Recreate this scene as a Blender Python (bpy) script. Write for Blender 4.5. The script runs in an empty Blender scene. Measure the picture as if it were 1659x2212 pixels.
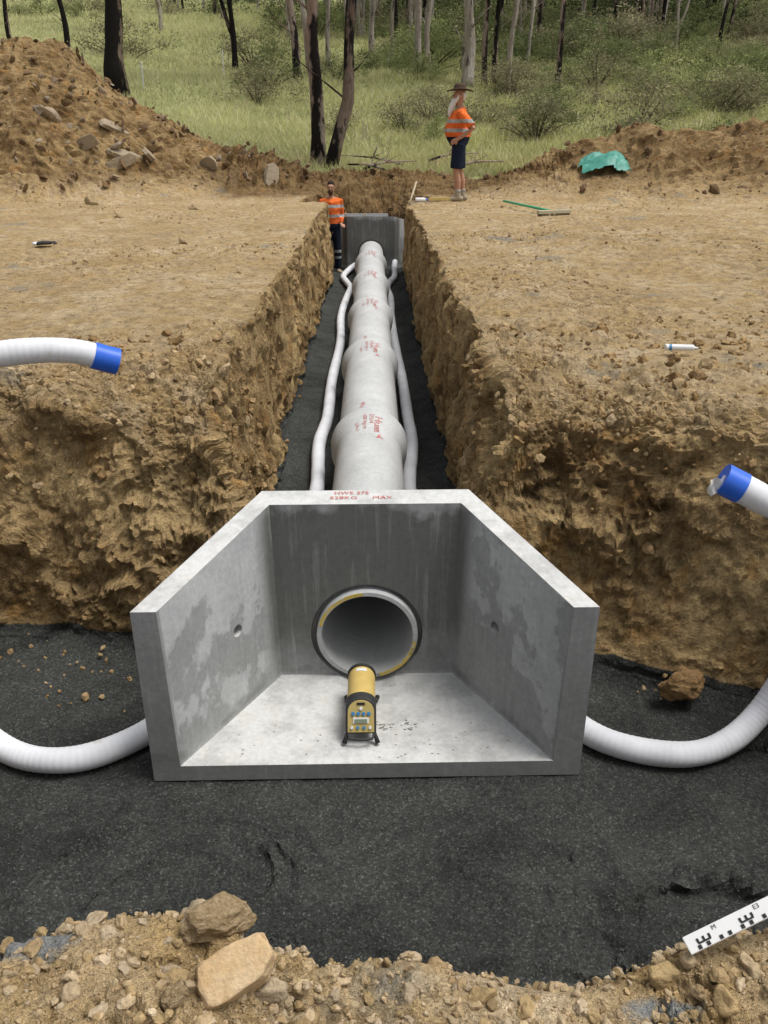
import bpy, math, random
import numpy as np
from mathutils import Vector, Matrix
random.seed(7); rng=np.random.default_rng(7)
scene=bpy.context.scene
COL=scene.collection
# ------------------------------------------------------------------ noise
def _h(i,j,k,s):
    n=(i*73856093)^(j*19349663)^(k*83492791)^(s*2654435761)
    n=n&0xffffffff
    n=((n^(n>>13))*1274126177)&0xffffffff
    n=((n^(n>>16))*2246822519)&0xffffffff
    n=n^(n>>15)
    return (n&0xffffff)/float(0x1000000)
def vnoise(P,s=0):
    I=np.floor(P).astype(np.int64); f=P-I; f=f*f*(3-2*f)
    r=0
    for a in (0,1):
        for b in (0,1):
            for c in (0,1):
                w=(f[:,0] if a else 1-f[:,0])*(f[:,1] if b else 1-f[:,1])*(f[:,2] if c else 1-f[:,2])
                r=r+w*_h(I[:,0]+a,I[:,1]+b,I[:,2]+c,s)
    return r*2-1
def fbm(P,o=4,s=0):
    r=0;a=1.;t=0
    for k in range(o):
        r=r+a*vnoise(P*(2.03**k)+k*7.3,s+k); t+=a; a*=.5
    return r/t
def worley(P,s=0):
    I=np.floor(P).astype(np.int64)
    f1=np.full(len(P),9.);f2=np.full(len(P),9.);idv=np.zeros(len(P))
    for a in (-1,0,1):
        for b in (-1,0,1):
            for c in (-1,0,1):
                i,j,k=I[:,0]+a,I[:,1]+b,I[:,2]+c
                dx=i+_h(i,j,k,s+1)-P[:,0];dy=j+_h(i,j,k,s+2)-P[:,1];dz=k+_h(i,j,k,s+3)-P[:,2]
                d=np.sqrt(dx*dx+dy*dy+dz*dz)
                cl=d<f1
                f2=np.where(cl,f1,np.minimum(f2,d)); idv=np.where(cl,_h(i,j,k,s+4),idv); f1=np.where(cl,d,f1)
    return f1,f2,idv
def sst(a,b,x):
    t=np.clip((x-a)/(b-a),0,1); return t*t*(3-2*t)
# ------------------------------------------------------------------ helpers
def mk(name,V,F,mat=None,smooth=False,parent=None,label=None,category=None,kind=None,group=None,loc=None):
    me=bpy.data.meshes.new(name)
    V=np.asarray(V,dtype=float)
    me.from_pydata(V.tolist() if len(V)<5000 else V, [], F.tolist() if isinstance(F,np.ndarray) else F)
    if smooth: me.polygons.foreach_set("use_smooth",[True]*len(me.polygons))
    me.update()
    o=bpy.data.objects.new(name,me); COL.objects.link(o)
    if mat: me.materials.append(mat)
    tag(o,label,category,kind,group)
    if parent: o.parent=parent
    if loc: o.location=loc
    return o
def tag(o,label=None,category=None,kind=None,group=None):
    if label:o["label"]=label
    if category:o["category"]=category
    if kind:o["kind"]=kind
    if group:o["group"]=group
def empty(name,loc=(0,0,0),**k):
    o=bpy.data.objects.new(name,None);COL.objects.link(o);o.location=loc;o.empty_display_size=.1
    tag(o,**k);return o
def merge(parts):
    V=[];F=[];n=0
    for v,f in parts:
        V.append(np.asarray(v,float)); F+= [tuple(int(i)+n for i in q) for q in f]; n+=len(v)
    return np.vstack(V),F
def box(cx,cy,cz,sx,sy,sz,R=None):
    v=np.array([[a,b,c] for a in(-.5,.5) for b in(-.5,.5) for c in(-.5,.5)])*[sx,sy,sz]
    if R is not None: v=v@np.array(R).T
    v=v+[cx,cy,cz]
    return v,[(0,1,3,2),(4,6,7,5),(0,4,5,1),(2,3,7,6),(0,2,6,4),(1,5,7,3)]
def crom(pts,step):
    P=[Vector(p) for p in pts]; P=[P[0]*2-P[1]]+P+[P[-1]*2-P[-2]]
    out=[]
    for i in range(1,len(P)-2):
        n=max(1,int((P[i+1]-P[i]).length/step))
        for k in range(n):
            t=k/n
            out.append(.5*((2*P[i])+(-P[i-1]+P[i+1])*t+(2*P[i-1]-5*P[i]+4*P[i+1]-P[i+2])*t*t+(-P[i-1]+3*P[i]-3*P[i+1]+P[i+2])*t**3))
    out.append(P[-2]); return out
def tube(pts,rad,seg=12,cap=True,dome=False,up=None):
    """rad: list of r or (ra,rb); ra along 'up' reference direction"""
    pts=[Vector(p) for p in pts]; n=len(pts)
    rad=[r if isinstance(r,(tuple,list)) else (r,r) for r in rad]
    if dome:
        d0=(pts[0]-pts[1]).normalized();d1=(pts[-1]-pts[-2]).normalized()
        a0,a1=rad[0],rad[-1]; m0=min(a0);m1=min(a1)
        pre=[];prr=[]
        for q in (1.,.87,.5):
            c=math.sqrt(max(0,1-q*q)); c=max(c,.08)
            pre.append(pts[0]+d0*m0*q);prr.append((a0[0]*c,a0[1]*c))
        post=[];por=[]
        for q in (.5,.87,1.):
            c=max(math.sqrt(max(0,1-q*q)),.08)
            post.append(pts[-1]+d1*m1*q);por.append((a1[0]*c,a1[1]*c))
        pts=pre+pts+post;rad=prr+rad+por;n=len(pts)
    ref=Vector(up) if up else None
    V=[];prev=None
    for i in range(n):
        t=(pts[min(i+1,n-1)]-pts[max(i-1,0)])
        if t.length<1e-9:t=Vector((0,0,1))
        t.normalize()
        if ref is not None:
            a=ref-t*ref.dot(t)
        elif prev is None:
            a=Vector((1,0,0)) if abs(t.x)<.8 else Vector((0,0,1)); a=a-t*a.dot(t)
        else: a=prev-t*prev.dot(t)
        a.normalize();prev=a;b=t.cross(a)
        for k in range(seg):
            th=2*math.pi*k/seg
            V.append(pts[i]+a*(rad[i][0]*math.cos(th))+b*(rad[i][1]*math.sin(th)))
    F=[]
    for i in range(n-1):
        for k in range(seg):
            k2=(k+1)%seg
            F.append((i*seg+k,i*seg+k2,(i+1)*seg+k2,(i+1)*seg+k))
    if cap:
        F.append(tuple(range(seg-1,-1,-1)));F.append(tuple((n-1)*seg+k for k in range(seg)))
    return [tuple(v) for v in V],F
def lathe_y(prof,seg=48,closed=True):
    """prof: list of (y,r) revolve around Y axis"""
    V=[];F=[];n=len(prof)
    for (y,r) in prof:
        for k in range(seg):
            th=2*math.pi*k/seg; V.append((r*math.cos(th),y,r*math.sin(th)))
    for i in range(n if closed else n-1):
        j=(i+1)%n
        for k in range(seg):
            k2=(k+1)%seg; F.append((i*seg+k,i*seg+k2,j*seg+k2,j*seg+k))
    return V,F
def evalmesh(o):
    dg=bpy.context.evaluated_depsgraph_get();dg.update()
    me=bpy.data.meshes.new_from_object(o.evaluated_get(dg))
    old=o.data;o.modifiers.clear();me.name=o.name;o.data=me
    return o
def textvf(s,size):
    cu=bpy.data.curves.new("t",'FONT');cu.body=s;cu.size=size;cu.align_x='CENTER';cu.align_y='CENTER'
    o=bpy.data.objects.new("t",cu);COL.objects.link(o)
    dg=bpy.context.evaluated_depsgraph_get()
    me=bpy.data.meshes.new_from_object(o.evaluated_get(dg))
    V=np.array([v.co[:] for v in me.vertices]).reshape(-1,3);F=[tuple(p.vertices) for p in me.polygons]
    bpy.data.objects.remove(o);bpy.data.curves.remove(cu);bpy.data.meshes.remove(me)
    return V,F
# ------------------------------------------------------------------ materials
class NT:
    def __init__(s,name,rough=.9,spec=.25):
        s.m=bpy.data.materials.new(name);s.m.use_nodes=True;s.t=s.m.node_tree;s.b=s.t.nodes["Principled BSDF"]
        s.b.inputs["Roughness"].default_value=rough;s.b.inputs["Specular IOR Level"].default_value=spec
        s.tc=s.t.nodes.new("ShaderNodeTexCoord")
    def n(s,ty,**k):
        x=s.t.nodes.new(ty)
        for a,b in k.items():setattr(x,a,b)
        return x
    def l(s,a,b):s.t.links.new(a,b)
    def vec(s,sc=(1,1,1),src="Object",loc=(0,0,0),rot=0):
        m=s.n("ShaderNodeMapping");m.inputs["Scale"].default_value=sc;m.inputs["Location"].default_value=loc;m.inputs["Rotation"].default_value=(0,0,rot)
        s.l(s.tc.outputs[src],m.inputs[0]);return m.outputs[0]
    def noise(s,scale,detail=5,rough=.6,sc=(1,1,1),loc=(0,0,0),dist=0,rot=0):
        x=s.n("ShaderNodeTexNoise");x.inputs["Scale"].default_value=scale;x.inputs["Detail"].default_value=detail;x.inputs["Roughness"].default_value=rough;x.inputs["Distortion"].default_value=dist
        s.l(s.vec(sc,loc=loc,rot=rot),x.inputs["Vector"]);return x.outputs["Fac"]
    def voro(s,scale,feat='F1',out="Distance",sc=(1,1,1)):
        x=s.n("ShaderNodeTexVoronoi",feature=feat);x.inputs["Scale"].default_value=scale
        s.l(s.vec(sc),x.inputs["Vector"]);return x.outputs[out]
    def ramp(s,f,stops,const=False):
        r=s.n("ShaderNodeValToRGB");e=r.color_ramp.elements
        if const:r.color_ramp.interpolation='CONSTANT'
        while len(e)<len(stops):e.new(.5)
        for q,(p,c) in zip(e,stops):
            q.position=p;q.color=(c,c,c,1) if not isinstance(c,(tuple,list)) else (*c,1)
        s.l(f,r.inputs[0]);return r.outputs[0]
    def mix(s,f,a,b,mode='MIX'):
        x=s.n("ShaderNodeMix",data_type='RGBA',blend_type=mode)
        for sock,v in ((x.inputs[0],f),(x.inputs[6],a),(x.inputs[7],b)):
            if hasattr(v,"links"):s.l(v,sock)
            elif isinstance(v,(tuple,list)):sock.default_value=(*v,1)
            elif sock==x.inputs[0]:sock.default_value=v
            else:sock.default_value=(v,v,v,1)
        return x.outputs[2]
    def math(s,op,a,b=0,c=0):
        x=s.n("ShaderNodeMath",operation=op)
        for i,v in enumerate((a,b,c)):
            if hasattr(v,"links"):s.l(v,x.inputs[i])
            else:x.inputs[i].default_value=v
        return x.outputs[0]
    def attr(s,name):
        x=s.n("ShaderNodeAttribute");x.attribute_name=name;return x
    def sep(s,v):
        x=s.n("ShaderNodeSeparateXYZ");s.l(v,x.inputs[0]);return x.outputs
    def bump(s,h,strength=.5,dist=.01,prev=None):
        x=s.n("ShaderNodeBump");x.inputs["Strength"].default_value=strength;x.inputs["Distance"].default_value=dist
        s.l(h,x.inputs["Height"])
        if prev:s.l(prev,x.inputs["Normal"])
        return x.outputs[0]
    def out(s,col,bump=None,rough=None):
        if hasattr(col,"links"):s.l(col,s.b.inputs["Base Color"])
        else:s.b.inputs["Base Color"].default_value=(*col,1)
        if bump:s.l(bump,s.b.inputs["Normal"])
        if rough is not None:s.l(rough,s.b.inputs["Roughness"])
        return s.m
def simple(name,c,rough=.7,var=.25,scale=30,spec=.3,bump=.2,bd=.003):
    t=NT(name,rough,spec);n=t.noise(scale,5)
    col=t.mix(n,tuple(x*(1-var) for x in c),tuple(min(1,x*(1+var)) for x in c))
    return t.out(col,t.bump(n,bump,bd))
def ground_material():
    t=NT("ground_soil",.95,.12)
    n1=t.noise(.9,5,.7);n2=t.noise(16,6,.74);n3=t.noise(4.5,5,.68,loc=(5,3,1));n5=t.noise(70,4,.72)
    a=t.mix(t.ramp(n1,[(.34,0.),(.66,1.)]),(.43,.305,.160),(.62,.485,.31))
    b=t.mix(t.ramp(n3,[(.42,0.),(.62,1.)]),a,(.48,.335,.160))
    k2=t.ramp(n2,[(.34,.52),(.5,1.),(.68,1.22)])
    k5=t.ramp(n5,[(.3,.70),(.7,1.2)])
    c=t.mix(1.,b,k2,'MULTIPLY')
    z=t.attr("zone");rgb=t.n("ShaderNodeSeparateColor");t.l(z.outputs["Color"],rgb.inputs[0])
    G,GR,W=rgb.outputs[0],rgb.outputs[1],rgb.outputs[2];cavshade=z.outputs["Alpha"]
    n4=t.noise(2.2,6,.72,loc=(9,2,4))
    wall=t.mix(t.ramp(n4,[(.38,0.),(.60,1.)]),(.23,.142,.062),(.54,.385,.19))
    ora=t.noise(4,4,.6,loc=(1,12,4));wall=t.mix(t.ramp(ora,[(.57,0.),(.67,.65)]),wall,(.48,.265,.09))
    wall=t.mix(1.,wall,k2,'MULTIPLY')
    grey=t.noise(1.6,4,.6,loc=(21,4,7))
    c=t.mix(t.ramp(grey,[(.62,0.),(.70,.65)]),c,(.27,.27,.235))
    c=t.mix(W,c,wall);c=t.mix(1.,c,k5,'MULTIPLY')
    mo=t.attr("moist").outputs["Fac"]
    c=t.mix(mo,c,t.mix(1.,c,(.52,.48,.45),'MULTIPLY'))
    g1=t.voro(150,'F1',"Color");gs=t.n("ShaderNodeSeparateColor");t.l(g1,gs.inputs[0])
    gn=t.noise(2.0,7,.74,loc=(2,8,3),dist=.6)
    grav=t.mix(t.ramp(gs.outputs[0],[(.0,0.),(.75,.3),(.92,.6),(.98,1.)]),(.040,.042,.040),(.13,.135,.128))
    grav=t.mix(t.ramp(gn,[(.36,0.),(.64,1.)]),t.mix(1.,grav,(.66,.66,.64),'MULTIPLY'),t.mix(1.,grav,(1.35,1.35,1.3),'MULTIPLY'))
    edge=t.math('ADD',G,t.math('MULTIPLY',t.math('SUBTRACT',n3,.5),.8))
    gm=t.ramp(edge,[(.45,0.),(.55,1.)])
    gl=t.attr("paleclay").outputs["Fac"]
    grav=t.mix(gl,grav,t.mix(k5,(.17,.175,.17),(.29,.295,.285)))
    c=t.mix(gm,c,grav)
    gr=t.mix(n1,(.22,.25,.09),(.38,.38,.18))
    gr=t.mix(t.ramp(n3,[(.55,0.),(.72,.8)]),gr,(.28,.23,.13))
    ge=t.math('ADD',GR,t.math('MULTIPLY',t.math('SUBTRACT',n3,.5),.6))
    c=t.mix(t.ramp(ge,[(.45,0.),(.6,1.)]),c,gr)
    cv=t.ramp(cavshade,[(0.,.34),(.42,.92),(1.,1.14)])  # multiplies the painted crevice shade into the soil colour
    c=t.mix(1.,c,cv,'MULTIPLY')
    v=t.voro(90)
    b=t.bump(n2,1.,.05);b=t.bump(n5,1.,.014,b);b=t.bump(v,.4,.006,b)
    return t.out(c,b)
M={}
M['ground']=ground_material()
def rock_mat(name):
    t=NT(name,.92,.12);a=t.attr("rc");n=t.noise(40,6,.7);m=t.noise(8,3,.6)
    c=t.mix(1.,a.outputs["Color"],t.ramp(n,[(.3,.62),(.7,1.15)]),'MULTIPLY');c=t.mix(1.,c,t.ramp(m,[(.35,.85),(.65,1.1)]),'MULTIPLY')
    return t.out(c,t.bump(n,1.,.015))
M['rock']=rock_mat("loose_soil_clod")
def sandstone():
    t=NT("sandstone",.9,.15);n=t.noise(14,8,.7);m=t.noise(90,5,.7);k=t.noise(30,4,.6,loc=(4,4,1))
    c=t.mix(t.ramp(n,[(.35,0.),(.65,1.)]),(.50,.33,.165),(.60,.46,.29))
    c=t.mix(t.ramp(k,[(.6,0.),(.7,.5)]),c,(.38,.25,.12))
    c=t.mix(1.,c,t.ramp(m,[(.3,.8),(.7,1.1)]),'MULTIPLY')
    return t.out(c,t.bump(m,.6,.004,t.bump(n,.6,.02)))
M['sandstone']=sandstone()
def clodmat(name,a,b):
    t=NT(name,.95,.1);n=t.noise(28,7,.75);m=t.noise(120,4,.7)
    c=t.mix(t.ramp(n,[(.35,0.),(.65,1.)]),a,b);c=t.mix(1.,c,t.ramp(m,[(.3,.7),(.7,1.15)]),'MULTIPLY')
    return t.out(c,t.bump(m,1.,.006,t.bump(n,1.,.03)))
M['clod']=clodmat("tan_clod",(.40,.285,.15),(.57,.43,.26))
def concrete_wall():
    t=NT("precast_concrete",.75,.3)
    s=t.sep(t.tc.outputs["Object"]);X=s[0];Y=s[1];Z=s[2]
    n=t.noise(3.2,7,.65);f=t.noise(40,6,.7)
    base=t.mix(t.ramp(n,[(.3,0.),(.7,1.)]),(.38,.39,.39),(.54,.55,.545))
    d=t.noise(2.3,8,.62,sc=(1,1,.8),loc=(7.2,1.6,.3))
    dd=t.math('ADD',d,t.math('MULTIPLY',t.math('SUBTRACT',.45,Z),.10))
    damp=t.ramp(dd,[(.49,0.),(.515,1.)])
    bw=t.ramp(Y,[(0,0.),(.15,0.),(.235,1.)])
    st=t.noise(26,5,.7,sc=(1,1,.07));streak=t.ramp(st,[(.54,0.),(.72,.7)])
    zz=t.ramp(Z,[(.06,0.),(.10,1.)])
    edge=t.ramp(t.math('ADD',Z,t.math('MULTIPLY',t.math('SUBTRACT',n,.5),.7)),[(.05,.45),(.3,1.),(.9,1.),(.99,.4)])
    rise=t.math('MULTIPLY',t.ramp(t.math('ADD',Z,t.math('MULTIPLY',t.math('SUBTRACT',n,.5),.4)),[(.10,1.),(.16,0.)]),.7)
    frontshade=t.math('MULTIPLY',t.ramp(t.math('MULTIPLY',Y,-1.),[(.345,0.),(.352,1.)]),.55)  # less light on the front faces, painted in as darker concrete
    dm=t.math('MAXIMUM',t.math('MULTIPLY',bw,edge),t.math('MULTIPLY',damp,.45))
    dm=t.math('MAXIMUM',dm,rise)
    dm=t.math('MULTIPLY',dm,zz);dm=t.math('MAXIMUM',dm,frontshade)
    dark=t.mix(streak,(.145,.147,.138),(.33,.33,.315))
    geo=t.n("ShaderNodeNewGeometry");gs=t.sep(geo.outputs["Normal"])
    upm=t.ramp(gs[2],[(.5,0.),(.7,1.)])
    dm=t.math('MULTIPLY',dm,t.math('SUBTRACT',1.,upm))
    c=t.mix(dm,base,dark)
    fine=t.noise(60,3,.6,sc=(1,1,.04));c=t.mix(1.,c,t.ramp(fine,[(.35,.96),(.7,1.04)]),'MULTIPLY')
    rust=t.noise(11,4,.6,loc=(1,7,2));fl_=t.noise(5,7,.7,loc=(3,7,2))
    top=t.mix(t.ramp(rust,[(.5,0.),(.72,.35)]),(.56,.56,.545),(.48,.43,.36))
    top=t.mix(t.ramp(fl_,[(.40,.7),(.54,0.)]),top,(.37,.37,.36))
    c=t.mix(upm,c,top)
    c=t.mix(1.,c,t.ramp(f,[(.3,.85),(.7,1.08)]),'MULTIPLY')
    v=t.voro(38);pit=t.ramp(v,[(.03,0.),(.09,1.)])
    b=t.bump(f,.3,.005);b=t.bump(pit,.35,.003,b)
    return t.out(c,b,t.math('SUBTRACT',.85,t.math('MULTIPLY',dm,.3)))
M['headwall']=concrete_wall()
def concrete_pipe_mat():
    t=NT("spun_concrete",.7,.3)
    n=t.noise(4,7,.65,sc=(1,.5,1));f=t.noise(45,6,.7);w=t.noise(9,5,.6,sc=(1,3,1))
    c=t.mix(t.ramp(n,[(.3,0.),(.7,1.)]),(.44,.448,.448),(.58,.59,.585))
    c=t.mix(t.ramp(w,[(.55,0.),(.7,.45)]),c,(.37,.375,.37))
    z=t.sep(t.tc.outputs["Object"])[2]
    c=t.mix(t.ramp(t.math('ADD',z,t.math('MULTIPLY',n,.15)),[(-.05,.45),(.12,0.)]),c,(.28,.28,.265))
    c=t.mix(1.,c,t.ramp(f,[(.3,.88),(.7,1.08)]),'MULTIPLY')
    return t.out(c,t.bump(f,.25,.003))
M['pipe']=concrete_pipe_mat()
def worn(name,c,thr=.45,bg=(.50,.505,.50)):
    # wear: the lower the threshold, the more complete the paint
    t=NT(name,.8,.2);n=t.noise(70,5,.7)
    col=t.mix(t.ramp(n,[(thr-.04,1.),(thr+.06,0.)]),c,bg);return t.out(col)
M['stencil']=worn("red_stencil_paint",(.50,.13,.11),.40)
M['yellowcrayon']=worn("yellow_crayon",(.62,.46,.10),.42)
def hose_mat():
    t=NT("white_filter_sock",.75,.3);n=t.noise(5,5,.6);f=t.noise(300,3,.6)
    c=t.mix(t.ramp(n,[(.35,0.),(.7,1.)]),(.60,.61,.64),(.74,.75,.78))
    d=t.noise(9,6,.7,loc=(3,3,3));c=t.mix(t.ramp(d,[(.62,0.),(.74,.5)]),c,(.42,.33,.22))
    return t.out(c,t.bump(f,.2,.001))
M['hose']=hose_mat()
M['blue']=simple("blue_plastic",(.02,.12,.62),.4,.12,20,.5,.05)
M['yellow']=simple("yellow_paint",(.55,.40,.13),.5,.22,18,.4,.1)
M['yellowdark']=simple("aged_yellow_panel",(.44,.34,.12),.5,.15,30,.4,.1)
M['black']=simple("black_rubber",(.03,.03,.03),.6,.4,40,.35)
M['lcd']=simple("lcd_glass",(.20,.24,.17),.2,.1,30,.6,0)
M['button']=simple("blue_button",(.05,.20,.40),.4,.1,30,.5,0)
M['label']=simple("white_label",(.66,.66,.64),.5,.08,30,.4,0)
M['metal']=simple("aluminium",(.45,.46,.47),.35,.1,30,.6,.05)
M['skin']=simple("skin",(.42,.22,.14),.6,.12,20,.35,.05)
M['hair']=simple("dark_hair",(.03,.02,.014),.8,.3,60,.2)
M['beard']=simple("white_beard",(.70,.68,.64),.9,.12,60,.2,.6,.01)
M['hat']=simple("brown_felt",(.075,.048,.035),.85,.2,40,.15)
M['boot']=simple("suede_boot",(.34,.28,.20),.9,.2,40,.15)
M['sock']=simple("grey_sock",(.35,.34,.31),.95,.15,60,.1)
M['navy']=simple("navy_cloth",(.012,.017,.035),.9,.3,25,.15)
M['green']=simple("green_plastic",(.03,.36,.18),.45,.15,20,.4,.05)
M['tarp']=simple("green_tarpaulin",(.055,.25,.19),.5,.35,6,.4,.3,.02)
M['brush']=simple("brush_bristle",(.22,.17,.11),.95,.3,90,.1,.8,.01)
M['white']=simple("white_plastic",(.70,.70,.69),.45,.06,30,.4,.02)
M['blackpaint']=simple("black_print",(.02,.02,.02),.6,.1,30,.3,0)
M['wood']=simple("weathered_timber",(.45,.40,.28),.85,.2,25,.2)
def shirt(name,bands,navy_to):
    t=NT(name,.85,.15);z=t.sep(t.tc.outputs["Object"])[2]
    st=[(0.,(.012,.017,.035)),(navy_to,(.90,.18,.04))]
    for a,b in bands: st+=[(a,(.42,.43,.42)),(b,(.90,.18,.04))]
    zs=t.math('MULTIPLY',z,.5)
    col=t.ramp(zs,[(p/2,c) for p,c in st],True)
    n=t.noise(9,5,.6);col=t.mix(1.,col,t.ramp(n,[(.3,.65),(.7,1.1)]),'MULTIPLY')
    return t.out(col,t.bump(n,1.,.08))
def trouser(name,bands):
    t=NT(name,.9,.15);z=t.sep(t.tc.outputs["Object"])[2]
    st=[(0.,(.012,.017,.03))]
    for a,b in bands: st+=[(a,(.35,.36,.35)),(b,(.012,.017,.03))]
    col=t.ramp(t.math('MULTIPLY',z,.5),[(p/2,c) for p,c in st],True)
    n=t.noise(9,5,.6);return t.out(col,t.bump(n,.6,.03))
def bark(name,a,b,ch,thr):
    t=NT(name,.95,.1);n=t.noise(3,6,.7,sc=(1,1,.12));f=t.noise(25,6,.7,sc=(1,1,.2))
    c=t.mix(t.ramp(n,[(.35,0.),(.65,1.)]),a,b)
    m=t.noise(1.1,5,.65,sc=(1,1,.35),loc=(3,1,0))
    z=t.sep(t.tc.outputs["Object"])[2]
    mm=t.math('SUBTRACT',m,t.math('MULTIPLY',z,.012))
    c=t.mix(t.ramp(mm,[(thr,0.),(thr+.05,1.)]),c,ch)
    c=t.mix(1.,c,t.ramp(f,[(.3,.55),(.7,1.2)]),'MULTIPLY')
    return t.out(c,t.bump(f,1.,.06))
M['barkpale']=bark("pale_gum_bark",(.32,.26,.21),(.58,.52,.45),(.07,.055,.045),.58)
M['barkchar']=bark("charred_bark",(.17,.12,.09),(.28,.22,.17),(.020,.017,.016),.43)
M['barkmix']=bark("peeling_bark",(.30,.20,.15),(.47,.39,.33),(.022,.018,.016),.49)
def leafmat(name):
    t=NT(name,.7,.2);a=t.attr("lc");c=a.outputs["Color"]
    t.out(c)
    tr=t.n("ShaderNodeBsdfTranslucent");t.l(c,tr.inputs[0])
    mx=t.n("ShaderNodeMixShader");mx.inputs[0].default_value=.5
    o=t.t.nodes["Material Output"];t.l(t.b.outputs[0],mx.inputs[1]);t.l(tr.outputs[0],mx.inputs[2]);t.l(mx.outputs[0],o.inputs[0])
    return t.m
M['leaf']=leafmat("foliage")
# ------------------------------------------------------------------ terrain
def seg(*S):
    o=[]
    for a,b,st in S: o+=list(np.linspace(a,b,max(2,int(round((b-a)/st)))+1)[:-1])
    o.append(S[-1][1]);return np.array(o)
ys=seg((-4,.75,.1),(.75,1.5,.007),(1.5,3.1,.015),(3.1,3.3,.012),(3.3,4.05,.0065),(4.05,4.5,.010),(4.5,7,.020),(7,12,.038),(12,16,.065),(16,23,.05),(23,40,.3),(40,130,1.5),(130,420,12))
xs=seg((-260,-60,12),(-60,-14,.9),(-14,-4,.085),(-4,-2,.035),(-2,-1,.014),(-1,-.88,.010),(-.88,-.64,.0034),(-.64,.54,.010),(.54,.78,.0034),(.78,1,.010),(1,2.1,.014),(2.1,4,.035),(4,14,.09),(14,60,.9),(60,260,12))
def yb(x):
    return np.interp(x,[-3,-2,-1.4,-.8,0,.8,1.2,1.65,2.2],[4.1,4.05,3.92,3.86,3.8,3.74,3.68,3.44,3.0])
def sdbox(x,y,x0,x1,y0,y1,r):
    qx=np.abs(x-(x0+x1)/2)-(x1-x0)/2+r; qy=np.abs(y-(y0+y1)/2)-(y1-y0)/2+r
    return np.minimum(np.maximum(qx,qy),0)+np.hypot(np.maximum(qx,0),np.maximum(qy,0))-r
def lpile(X): return np.interp(X,[-16,-12,-9,-7.9,-6.7,-5.9,-4.8,-3.6,-2.5,-1.7,-1.1],[.3,1.7,2.5,2.72,2.75,2.2,1.5,.95,.72,.5,0])
def rpile(X): return np.interp(X,[1.6,2.3,3.5,4.2,4.9,5.4,6.2,7.2,9,12,15],[0,.18,.60,.85,.85,1.06,1.02,1.15,1.1,1.0,.2])
def topz(x,y):
    P=np.stack([x,y,0*x],1)
    n=fbm(P*.6,3,5)
    up=1.27+.06*n
    nb=np.interp(x,[-1.2,-.9,-.6,-.42,-.28,-.15,0.,.2,.42,.65,.9,1.3],[.90,.90,.90,.915,.925,.85,.77,.70,.69,.73,.80,.84])-.01+.02*n
    k=sst(1.6,3.6,y); z=nb*(1-k)+up*k
    z=z-.20*np.exp(-np.maximum(y-yb(x),0)/.30)*sst(3.,3.5,y)*sst(3.2,2.2,np.abs(x))*(1+.7*fbm(P*2.,2,8))
    hl=lpile(x);wl=.8+hl*1.15; dl=np.where(y<20,(20-y)/wl,(y-20)/(wl*1.2))
    hr=rpile(x);wr=1.3+hr*1.7; dr=np.abs(y-18.3)/wr
    hump=lambda d: np.where(d<1,np.cos(np.clip(d,0,1)*math.pi/2)**1.25,0)
    z=z+hl*hump(dl)*(1+.16*fbm(P*1.1,3,13))+hr*hump(dr)*(1+.35*fbm(P*1.,3,14))
    z=z+.30*np.exp(-((x-.0)/2.2)**2-((y-22.2)/.8)**2)
    hill=np.where(y>23,(y-23)*.165,0); hill=np.where(y>250,227*.165+(y-250)*.02,hill)
    z=z+hill+fbm(P*.12,3,11)*sst(25,50,y)*.9
    return z
def shape(x,y):
    P=np.stack([x,y,0*x],1)
    w1=fbm(P*np.array([1.2,1.2,1]),3,2)*.05
    dt=sdbox(x+w1,y,-.80,.70,2.0,18.,.02)
    ysh=y-(yb(x)-3.8)*sst(2.4,3.2,y)
    w2=fbm(P*1.9,4,3)*.11
    crest=1.20+.04*np.sin(x*3.1+.5)+.03*np.sin(x*9.3)-.06*np.exp(-((x-.3)/.3)**2)
    dp=sdbox(x+w2,ysh+w2,-2.75,2.15,1.0,3.86,.25)
    dp=np.where(y<2.2,np.maximum(dp,-(y-crest)),dp)
    df=sdbox(x+w2*2,y+w2*2,-1.25,1.1,16.1,21.2,.3)
    d=np.minimum(np.minimum(dt,dp),df)
    wid=np.where(y<2.,.30,np.where(y<4.2,.32*sst(4.2,3.75,y)+.1,.10)); wid=np.where(y>18,1.3,wid)
    return d,wid
X,S=np.meshgrid(xs,ys); xf=X.ravel(); sf=S.ravel()
yf=sf+(yb(xf)-3.8)*sst(2.6,3.25,sf)*sst(4.7,4.15,sf)*sst(4,2.5,np.abs(xf))
d,wid=shape(xf,yf); T=topz(xf,yf)
P2=np.stack([xf,yf,0*xf],1)
floor=.022*fbm(P2*1.8,3,21)-.01
wp=P2+np.stack([fbm(P2*1.5,2,201),fbm(P2*1.5,2,202),0*xf],1)*.35
rg_=np.clip(1-np.abs(fbm(wp*np.array([1.3,4.2,1]),2,27))*3.4,0,1)**2
rg2=np.clip(1-np.abs(fbm(wp*np.array([3.2,7,1]),2,29))*3.,0,1)**2
msk=(.35+.9*sst(.1,.8,np.abs(xf-.15)))*sst(2.58,2.35,yf)
floor=floor+np.where(yf<2.6,(.045*rg_+.022*rg2)*msk,0)+.012*fbm(P2*9,4,28)+np.where(yf<6,.005*fbm(P2*45,2,38),0)
tt=np.clip(-d/wid,0,1)
floor=floor+.06*np.exp(-np.clip(-d-wid,0,9)/.08)*(yf>2.8)
zf=T+(floor-T)*sst(0,1,tt)
trk=sst(1.8,2.8,xf)*sst(9,6.5,xf)*sst(5.5,7.,yf)*sst(14.5,12.5,yf)*sst(-.25,.1,fbm(P2*.6,2,44))
zf+=trk*.060*np.abs(np.sin((yf*1.0+xf*.25)*math.pi/.30))*(d>0)
V=np.stack([xf,yf,zf],1)
ny,nx=S.shape
G=V.reshape(ny,nx,3)
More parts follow.
